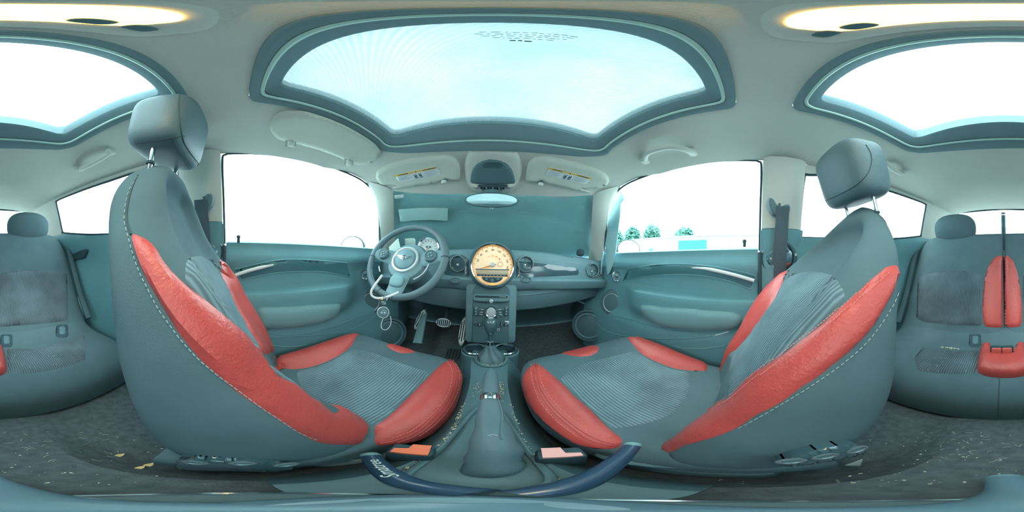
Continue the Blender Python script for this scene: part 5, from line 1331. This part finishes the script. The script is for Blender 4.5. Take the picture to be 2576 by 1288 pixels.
# dome lamp between the two roof openings
dc = Vector((0, -.040, ceil_z(0, -.04)))
DL = thing('dome_lamp', 'lit dome lamp with two dark press buttons in the roof between the sunroof panes', 'lamp', dc - Vector((0, 0, .012)))
MB().pillow(dc, (.205, .074, .016), (.7, .6)).build('housing', PALE, DL)
LENS = mat('lamp_lens', (255, 232, 176), .4, emit=(255, 192, 70), es=7.0)
MB().pillow(dc + Vector((0, .006, -.006)), (.140, .046, .012), (.8, .6)).build('lens', LENS, DL, label='glowing warm yellow lens')
for s_ in (-1, 1):
    MB().pillow(dc + Vector((s_ * .048, -.006, -.011)), (.022, .014, .006), (.8, .8), n=18, m=8).build('press_button', DARK, DL)
    MB().pillow(dc + Vector((s_ * .076, -.004, -.007)), (.022, .014, .006), (.7, .7), n=16, m=8).build('vent_slot', DARK, DL)
ld = bpy.data.lights.new('dome_glow', 'AREA'); ld.energy = .6; ld.size = .07; ld.color = (1.0, .74, .38)
lo_ = bpy.data.objects.new('dome_glow', ld); COL.objects.link(lo_); lo_.location = (dc.x, dc.y - .002, dc.z - .014 + CZ); lo_.rotation_euler = (0, 0, 0)

# ================================================================== SEAT BELTS
for sgn, lab in ((-1, 'seat belt hanging on the pillar behind the driver seat'), (1, 'seat belt hanging on the pillar beside the passenger seat')):
    g0 = Vector((sgn * .578, -.125, .20))
    SB = thing('seat_belt', 'dark ' + lab, 'seat belt', (g0.x, g0.y, -.05), 'front seat belts')
    sl = lambda z, dy=0: Vector((sgn * (.557 + max(0, .385 - z) * .25 - .056), -.120 + dy, z))
    MB().patch([(1932, 500), (1944, 500), (1952, 512), (1962, 520), (1976, 515), (1986, 516), (1988, 528), (1978, 540), (1958, 542), (1944, 540), (1934, 522)] if sgn > 0 else [(492, 508), (507, 503), (516, 492), (527, 487), (536, 491), (538, 504), (531, 520), (520, 530), (505, 532), (494, 525)], onx(sgn * .566), .010, .02, .010, 3).build('guide_loop', DARK, SB)
    pts = [sl(.190), sl(.10), sl(.0), sl(-.08), sl(-.20, -.01), sl(-.36, -.02)]
    MB().tube(pts, .0025, 10, False, ((sgn, 0, .25), 9.5)).build('webbing', BELT, SB)
    MB().tube([sl(.20, .012), sl(.10, .022), sl(-.02, .028)], .0022, 8, False, ((sgn, 0, .25), 2.2)).build('webbing_return', BELT, SB)
    rc = Vector((sgn * .624, -.118, .005))
    MB().lathe([(.072, -.01), (.072, .006), (.064, .012), (.058, .006)], rc, (-sgn, .25, 0), 36, caps=False).build('reel_ring', GLOSSD, SB)
    MB().lathe([(.058, .002), (.040, .014), (.0005, .020)], rc, (-sgn, .25, 0), 28).build('reel_cap', CHROME, SB, label='mirror-bright reel cap')

# ================================================================== WINDSCREEN COVER AND PAPERS
CV = thing('windscreen_cover', 'dark cloth cover laid over the windscreen with flaps shut in the doors', 'cover', (0, 1.1, -.05))
ws_sheet(-1.12, 1.12, .030, .004).build('cloth', COVER, CV)
fx = onx(.632)
MB().patch([(1556, 470), (1563, 482), (1570, 500), (1561, 512), (1560, 540), (1555, 580), (1550, 620), (1546, 650), (1541, 668), (1534, 685), (1528, 692), (1526, 680), (1524, 655), (1522, 600), (1520, 560), (1524, 515), (1535, 485)], fx, .006, .02, .003, 5, False).build('door_flap', COVER, CV, label='cloth flap hanging inside the passenger door')
fx = onx(-.640)
MB().patch([(948, 478), (955, 500), (953, 540), (952, 590), (954, 622), (968, 628), (974, 600), (976, 560), (972, 520), (962, 490)], fx, .006, .02, .003, 5, False).build('door_flap', COVER, CV, label='cloth flap hanging inside the driver door')
MB().tube([PX(1512, 690, .63), PX(1515, 650, .635), PX(1518, 632, .64)], .006, 8).build('flap_strap', COVER, CV)
WSB = BVHTree.FromPolygons(*(lambda q: (q.v, q.f))(ws_sheet(-1.02, 1.02, .0, .001)))
fw = onmesh(WSB)
def note(name, label, poly, m, h=.002, cat='paper', fn=None, t=.0012):
    f_ = fn or lifted(fw, .001)
    return MB().patch(poly, f_, h, .004, t, 6, False).build(name, m, None, label=label, cat=cat)
note('paper_strip', 'pale blue-grey paper strip stuck high on the windscreen above the steering wheel', [(1002, 527), (1050, 523), (1127, 523), (1126, 555), (1080, 553), (1045, 554), (1007, 558)], mat('pale_strip', (168, 206, 202), .7, var=.05, vscale=14))
st = note('permit_sticker', 'small white sticker in the upper corner of the windscreen on the driver side', [(992, 491), (1015, 489), (1016, 497), (993, 500)], PAPER, cat='sticker')
p, n = lifted(fw, .004)(1004, 495); q, _ = lifted(fw, .004)(1008, 495)
MB().box(p, (.030, .0004, .003), ((q - p).normalized(), n, n.cross((q - p).normalized()))).build('printed_line', FINE, st, smooth=False)
pd = ony(.90)
note('folded_paper', 'folded pale paper standing on the dashboard behind the steering wheel on the left', [(978, 622), (1002, 598), (1007, 622), (1011, 628), (1015, 634), (982, 645)], mat('pale_card', (190, 208, 200), .8), fn=ony(.80), t=.002)
cd = note('service_card', 'small lined card on the windscreen seen through the top of the steering wheel', [(1018, 600), (1045, 599), (1045, 624), (1019, 624)], mat('pale_card', (190, 208, 200), .8), fn=ony(.86), t=.002)
ln = MB()
for k in range(6):
    a, b = PY(1021, 604 + 3.3 * k, .856), PY(1042, 603.6 + 3.3 * k, .856); ln.tube([a, b], .0007, 4)
ln.build('printed_lines', FINE, cd, kind='stuff')

# ================================================================== TRIPOD UNDER THE CAMERA
HUB = Vector((.002, .030, -.425))
TP = thing('camera_tripod', 'small black tripod with three legs standing on the tunnel between the seats', 'tripod', (0, .01, -.49))
TPB_SKYLIT = mat('tripod_plastic_skylit', (110, 142, 156), .35, spec=.5)  # hub and rear leg: skylight put into a paler colour than the other legs
TPB = mat('tripod_leg_plastic', (48, 74, 98), .28, spec=.6, coat=.3)
MB().lathe([(.012, -.066), (.026, -.045), (.028, -.012), (.025, .0), (.018, .008), (.0005, .010)], HUB + Vector((0, -.012, 0)), (0, 0, 1), 40).build('hub', TPB_SKYLIT, TP)
PLC = Vector((-.002, .002, -.490))
MB().lathe([(.046, -.006), (.048, .0), (.046, .005), (.042, .006)], PLC, (0, 0, 1), 48, caps=False).build('hub_rim', CHROME, TP, label='bright rim of the hub plate')
MB().lathe([(.046, -.016), (.046, .001), (.0005, .004)], PLC, (0, 0, 1), 40).build('hub_plate', DARK, TP)
def leg(pts, rad, m, nm='leg'):
    return MB().tube(catmull(pts, 6), [rad[0] + (rad[1] - rad[0]) * k / (6 * (len(pts) - 1)) for k in range(6 * (len(pts) - 1) + 1)], 16).build(nm, m, TP)
LP_ = [PZ(932, 1146, -.452), PZ(975, 1190, -.442), PZ(1030, 1216, -.434), PZ(1100, 1229, -.428), PZ(1210, 1241, -.424)]
RP_ = [PZ(1592, 1120, -.420), PZ(1545, 1165, -.420), PZ(1480, 1205, -.421), PZ(1400, 1230, -.422), PZ(1310, 1243, -.424)]
BP_ = [PZ(2532, 1204, -.508), Vector((.002, -.060, -.470)), Vector((.002, -.015, -.438)), HUB + Vector((0, -.006, -.004))]
L1 = leg(LP_, (.0105, .0125), TPB); L2 = leg(RP_, (.0105, .0125), TPB); L3 = leg(BP_, (.0145, .019), TPB_SKYLIT)
for L_, pth, r in ((L1, LP_, .0105), (L2, RP_, .0105), (L3, BP_, .0145)):
    d = (pth[0] - pth[1]).normalized()
    MB().lathe([(r, -.004), (r * 1.06, .0), (r * .96, .005), (r * .5, .007)], pth[0], d, 20).build('foot_cap', ARM, L_)
# maker's name along the left leg
d1 = (LP_[2] - LP_[0]).normalized(); mid_ = LP_[0].lerp(LP_[2], .52); view = -mid_.normalized()
fv = (view - d1 * view.dot(d1)).normalized(); upv = fv.cross(d1).normalized()
q = text('Smatree', .0165, mid_ + fv * .0118 - upv * .001, d1 * -1, upv * -1, PAPER, L1, 'lettering')
# tilt levers with a white seat symbol, low on the tunnel side of each seat
for sgn, seat, px, py, x in ((-1, SEATL[0], 896, 1156, -.128), (1, SEATR[0], 1611, 1160, .134)):
    c = PX(px, py, x); vn = (-c).normalized(); r_ = Vector((-.25 * sgn, 1, 0)).normalized(); r_ = (r_ - vn * r_.dot(vn)).normalized(); u_ = vn.cross(r_)
    lv = MB().pillow(c - vn * .010, (.105, .030, .020), (.5, .6), (r_, u_, vn)).build('tilt_lever', DARK, seat)
    sy_ = MB()
    def bar(a, b, w=.0016):
        A = c + r_ * a[0] + u_ * a[1] + vn * .0006; B_ = c + r_ * b[0] + u_ * b[1] + vn * .0006; sy_.tube([A, B_], w * .6, 5)
    bar((-.010, .005), (-.004, -.003)); bar((-.007, .006), (-.001, -.002)); bar((-.004, -.003), (.006, -.003)); bar((-.001, -.001), (.007, -.001))
    sy_.pillow(c + r_ * .009 + u_ * .001 + vn * .0006, (.005, .005, .002), (.9, .9), (r_, u_, vn), 12, 8)
    sy_.build('seat_symbol', PAPER, lv, label='white seat symbol')

# ================================================================== LITTER ON THE CARPET
rnd = random.Random(11)
ff = onmesh(FLOOR_BVH)
LEAFM = mat('dry_leaf', (226, 200, 140), .8)
for k, (px, py, s_) in enumerate(((299, 1147, 1.0), (371, 1172, 1.0), (350, 1178, .8))):
    p, n = ff(px, py)
    pts = [p + Vector((math.cos(a) * .010 * s_ * (1.3 if i % 2 else .9), math.sin(a) * .005 * s_, .004 + .001 * math.sin(3 * a))) for i, a in enumerate([2 * PI * q / 10 for q in range(10)])]
    MB().prism(pts, (0, 0, -1), .0012).build('leaf_flake', LEAFM, None, smooth=False, label=('curled tan leaf flake nearest the rear bench on the carpet', 'larger tan leaf flake of the close pair behind the driver seat', 'smaller tan leaf flake of the close pair behind the driver seat')[k], cat='leaf')
p, n = ff(2152, 1165)
MB().prism([PX(2128, 1171, .150), PX(2171, 1156, .150), PX(2164, 1172, .150)], (1, 0, 0), .002).build('paper_scrap', PAPER, None, smooth=False, label='white triangular paper scrap under the passenger seat recliner handle', cat='paper')
cr = MB()
for k in range(190):
    px = rnd.choice((rnd.uniform(0, 520), rnd.uniform(2060, 2576), rnd.uniform(1750, 2500))); py = rnd.uniform(1085, 1225)
    loc, n = ff(px, py)
    if abs(loc.x) > .30 or loc.y > .05: continue
    s_ = rnd.choice((.0006, .0008, .0011, .0018)); a = rnd.uniform(0, PI)
    cr.box(loc + Vector((0, 0, .001)), (s_ * rnd.uniform(1, 2.2), s_, s_ * .6), (Vector((math.cos(a), math.sin(a), 0)), Vector((-math.sin(a), math.cos(a), 0)), Vector((0, 0, 1))))
for k in range(60):
    px = rnd.choice((rnd.uniform(0, 300), rnd.uniform(2300, 2576))); py = rnd.uniform(1085, 1160)
    loc, n = ff(px, py); a = rnd.uniform(0, PI); L_ = rnd.uniform(.006, .016)
    cr.tube([loc + Vector((0, 0, .002)), loc + Vector((math.cos(a) * L_ * .5, math.sin(a) * L_ * .5, .004)), loc + Vector((math.cos(a + .3) * L_, math.sin(a + .3) * L_, .002))], .0003, 4)
for k in range(40):
    px = rnd.choice((rnd.uniform(2330, 2455), rnd.uniform(2600, 2740))); py = rnd.uniform(882, 938)
    loc, n = fben(px, py); s_ = rnd.choice((.0008, .0012, .0018))
    cr.box(loc + n * .008, (s_ * 1.4, s_, s_ * .7))
for k in range(60):
    px = 2365 + 50 * rnd.random(); loc, n = fben(px, 875 + (px - 2365) * .10 + rnd.gauss(0, 1.0)); cr.box(loc + n * .004, (.003, .002, .002))
cr.build('crumbs', mat('crumb', (224, 220, 196), .9), None, smooth=False, kind='stuff', label='pale crumbs and fibres scattered over the rear carpet and bench', cat='litter')

# ================================================================== OUTSIDE
GZ = -.90
gm = mat('asphalt', (170, 178, 178), .95, bump=.3, bscale=30, var=.12, vscale=.6)
v = [(-90, -90, GZ), (90, -90, GZ), (90, 90, GZ), (-90, 90, GZ)]
struct(MB().add(v, [(0, 1, 2, 3)]), 'ground', gm)
for sgn, px, py, lab in ((-1, 886, 620, 'round door mirror outside the driver window'), (1, 1582, 628, 'round door mirror outside the passenger window')):
    c = PX(px, py, sgn * .86); nrm = Vector((-sgn * .63, -1.66, .15)).normalized()
    DM = thing('door_mirror', lab, 'mirror', c + Vector((0, 0, -.07)), 'door mirrors')
    x = Vector((0, 0, 1)).cross(nrm).normalized(); u = nrm.cross(x)
    MB().lathe([(.02, .10), (.075, .05), (.086, .0), (.084, -.006), (.080, -.004)], c, -nrm, 40, sx=1.08, sy=.86, up=u).build('shell', BLACK, DM)
    MB().lathe([(.080, .003), (.080, .0055), (.0005, .006)], c, nrm, 36, sx=1.06, sy=.84, up=u).build('mirror_glass', MATS['mirror_silver'], DM)
    MB().tube([c - nrm * .02 - u * .05, Vector((sgn * .72, .80, .0)), Vector((sgn * .68, .82, -.01))], [.022, .02, .026], 10).build('arm', BLACK, DM)
    MB().prism([Vector((sgn * .665, .80, .02)), Vector((sgn * .665, .97, .02)), Vector((sgn * .650, .83, .10))], (sgn, 0, 0), .02).build('mount_triangle', BLACK, DM, smooth=False)
bd = thing('low_building', 'long low pale building across the lot seen through the passenger window', 'building', (13, 6, GZ))
WHITEW = mat('building_wall', (216, 218, 212), .9, var=.03, vscale=1)
def bpt(px, py): return PX(px, py, 12.0)
a, b = bpt(1605, 606), bpt(1912, 590)
MB().box((14.5, (a.y + b.y) / 2, (GZ + 1.75) / 2), (5, abs(a.y - b.y) + 3, 1.75 - GZ), bev=.02).build('wall', WHITEW, bd)
MB().box((14.5, (a.y + b.y) / 2, 1.80), (5.3, abs(a.y - b.y) + 3.3, .14), bev=.03).build('roof_edge', mat('roof_trim', (150, 164, 162), .8), bd)
y0, y1 = bpt(1707, 615).y, bpt(1778, 615).y; zt = bpt(1742, 604).z
sh = MB().box((11.97, (y0 + y1) / 2, (zt + GZ) / 2), (.06, abs(y0 - y1), zt - GZ), bev=.01).build('shutter_frame', mat('shutter_teal', (60, 150, 166), .6), bd, label='teal roller shutter')
for k in range(9):
    MB().box((11.93, (y0 + y1) / 2, zt - .1 - .15 * k), (.05, abs(y0 - y1) * .98, .12), bev=.02).build('shutter_slat', MATS['shutter_teal'], sh)
y2, y3 = bpt(1633, 628).y, bpt(1643, 628).y
MB().box((11.97, (y2 + y3) / 2, bpt(1638, 628).z), (.05, abs(y2 - y3), .26), bev=.01).build('window', mat('far_window', (90, 120, 130), .3), bd)
LEAFS = mat('tree_leaf', (112, 172, 158), .8, var=.3, vscale=2)
def tree(px, py_top, dist, w, label, seed):
    rr = random.Random(seed); c = ray(px, py_top) * dist; top = c.z; hgt = top - GZ
    T_ = thing('tree', label, 'tree', (c.x, c.y, GZ), 'trees behind the low building')
    MB().tube([(c.x, c.y, GZ), (c.x + .1, c.y, GZ + hgt * .5), (c.x, c.y, GZ + hgt * .8)], [.25, .18, .08], 8).build('trunk', mat('bark', (120, 110, 96), .9), T_)
    mb = MB()
    for k in range(2400):
        while True:
            p = Vector((rr.uniform(-1, 1), rr.uniform(-1, 1), rr.uniform(-1, 1)))
            if .25 < p.length < 1: break
        q = Vector((c.x + p.x * w, c.y + p.y * w, GZ + hgt * .62 + p.z * hgt * .38 * (1 - .15 * rr.random())))
        s_ = rr.uniform(.18, .40); a = Vector((rr.gauss(0, 1), rr.gauss(0, 1), rr.gauss(0, 1))).normalized(); b_ = a.orthogonal().normalized()
        mb.add([q - a * s_, q - b_ * s_ * .5, q + a * s_, q + b_ * s_ * .5], [(0, 1, 2, 3)])
    mb.build('foliage', LEAFS, T_, smooth=False, kind='stuff')
tree(1592, 566, 26, 1.3, 'pale green bushy tree left of the teal shutter behind the low building', 1)
tree(1640, 560, 33, 1.9, 'tallest rounded tree in the middle of the row behind the low building', 2)
tree(1722, 568, 26, 1.7, 'lone rounded tree directly above the teal shutter', 3)
tree(1550, 575, 31, 1.6, 'tree half hidden behind the cloth flap at the passenger window', 4)
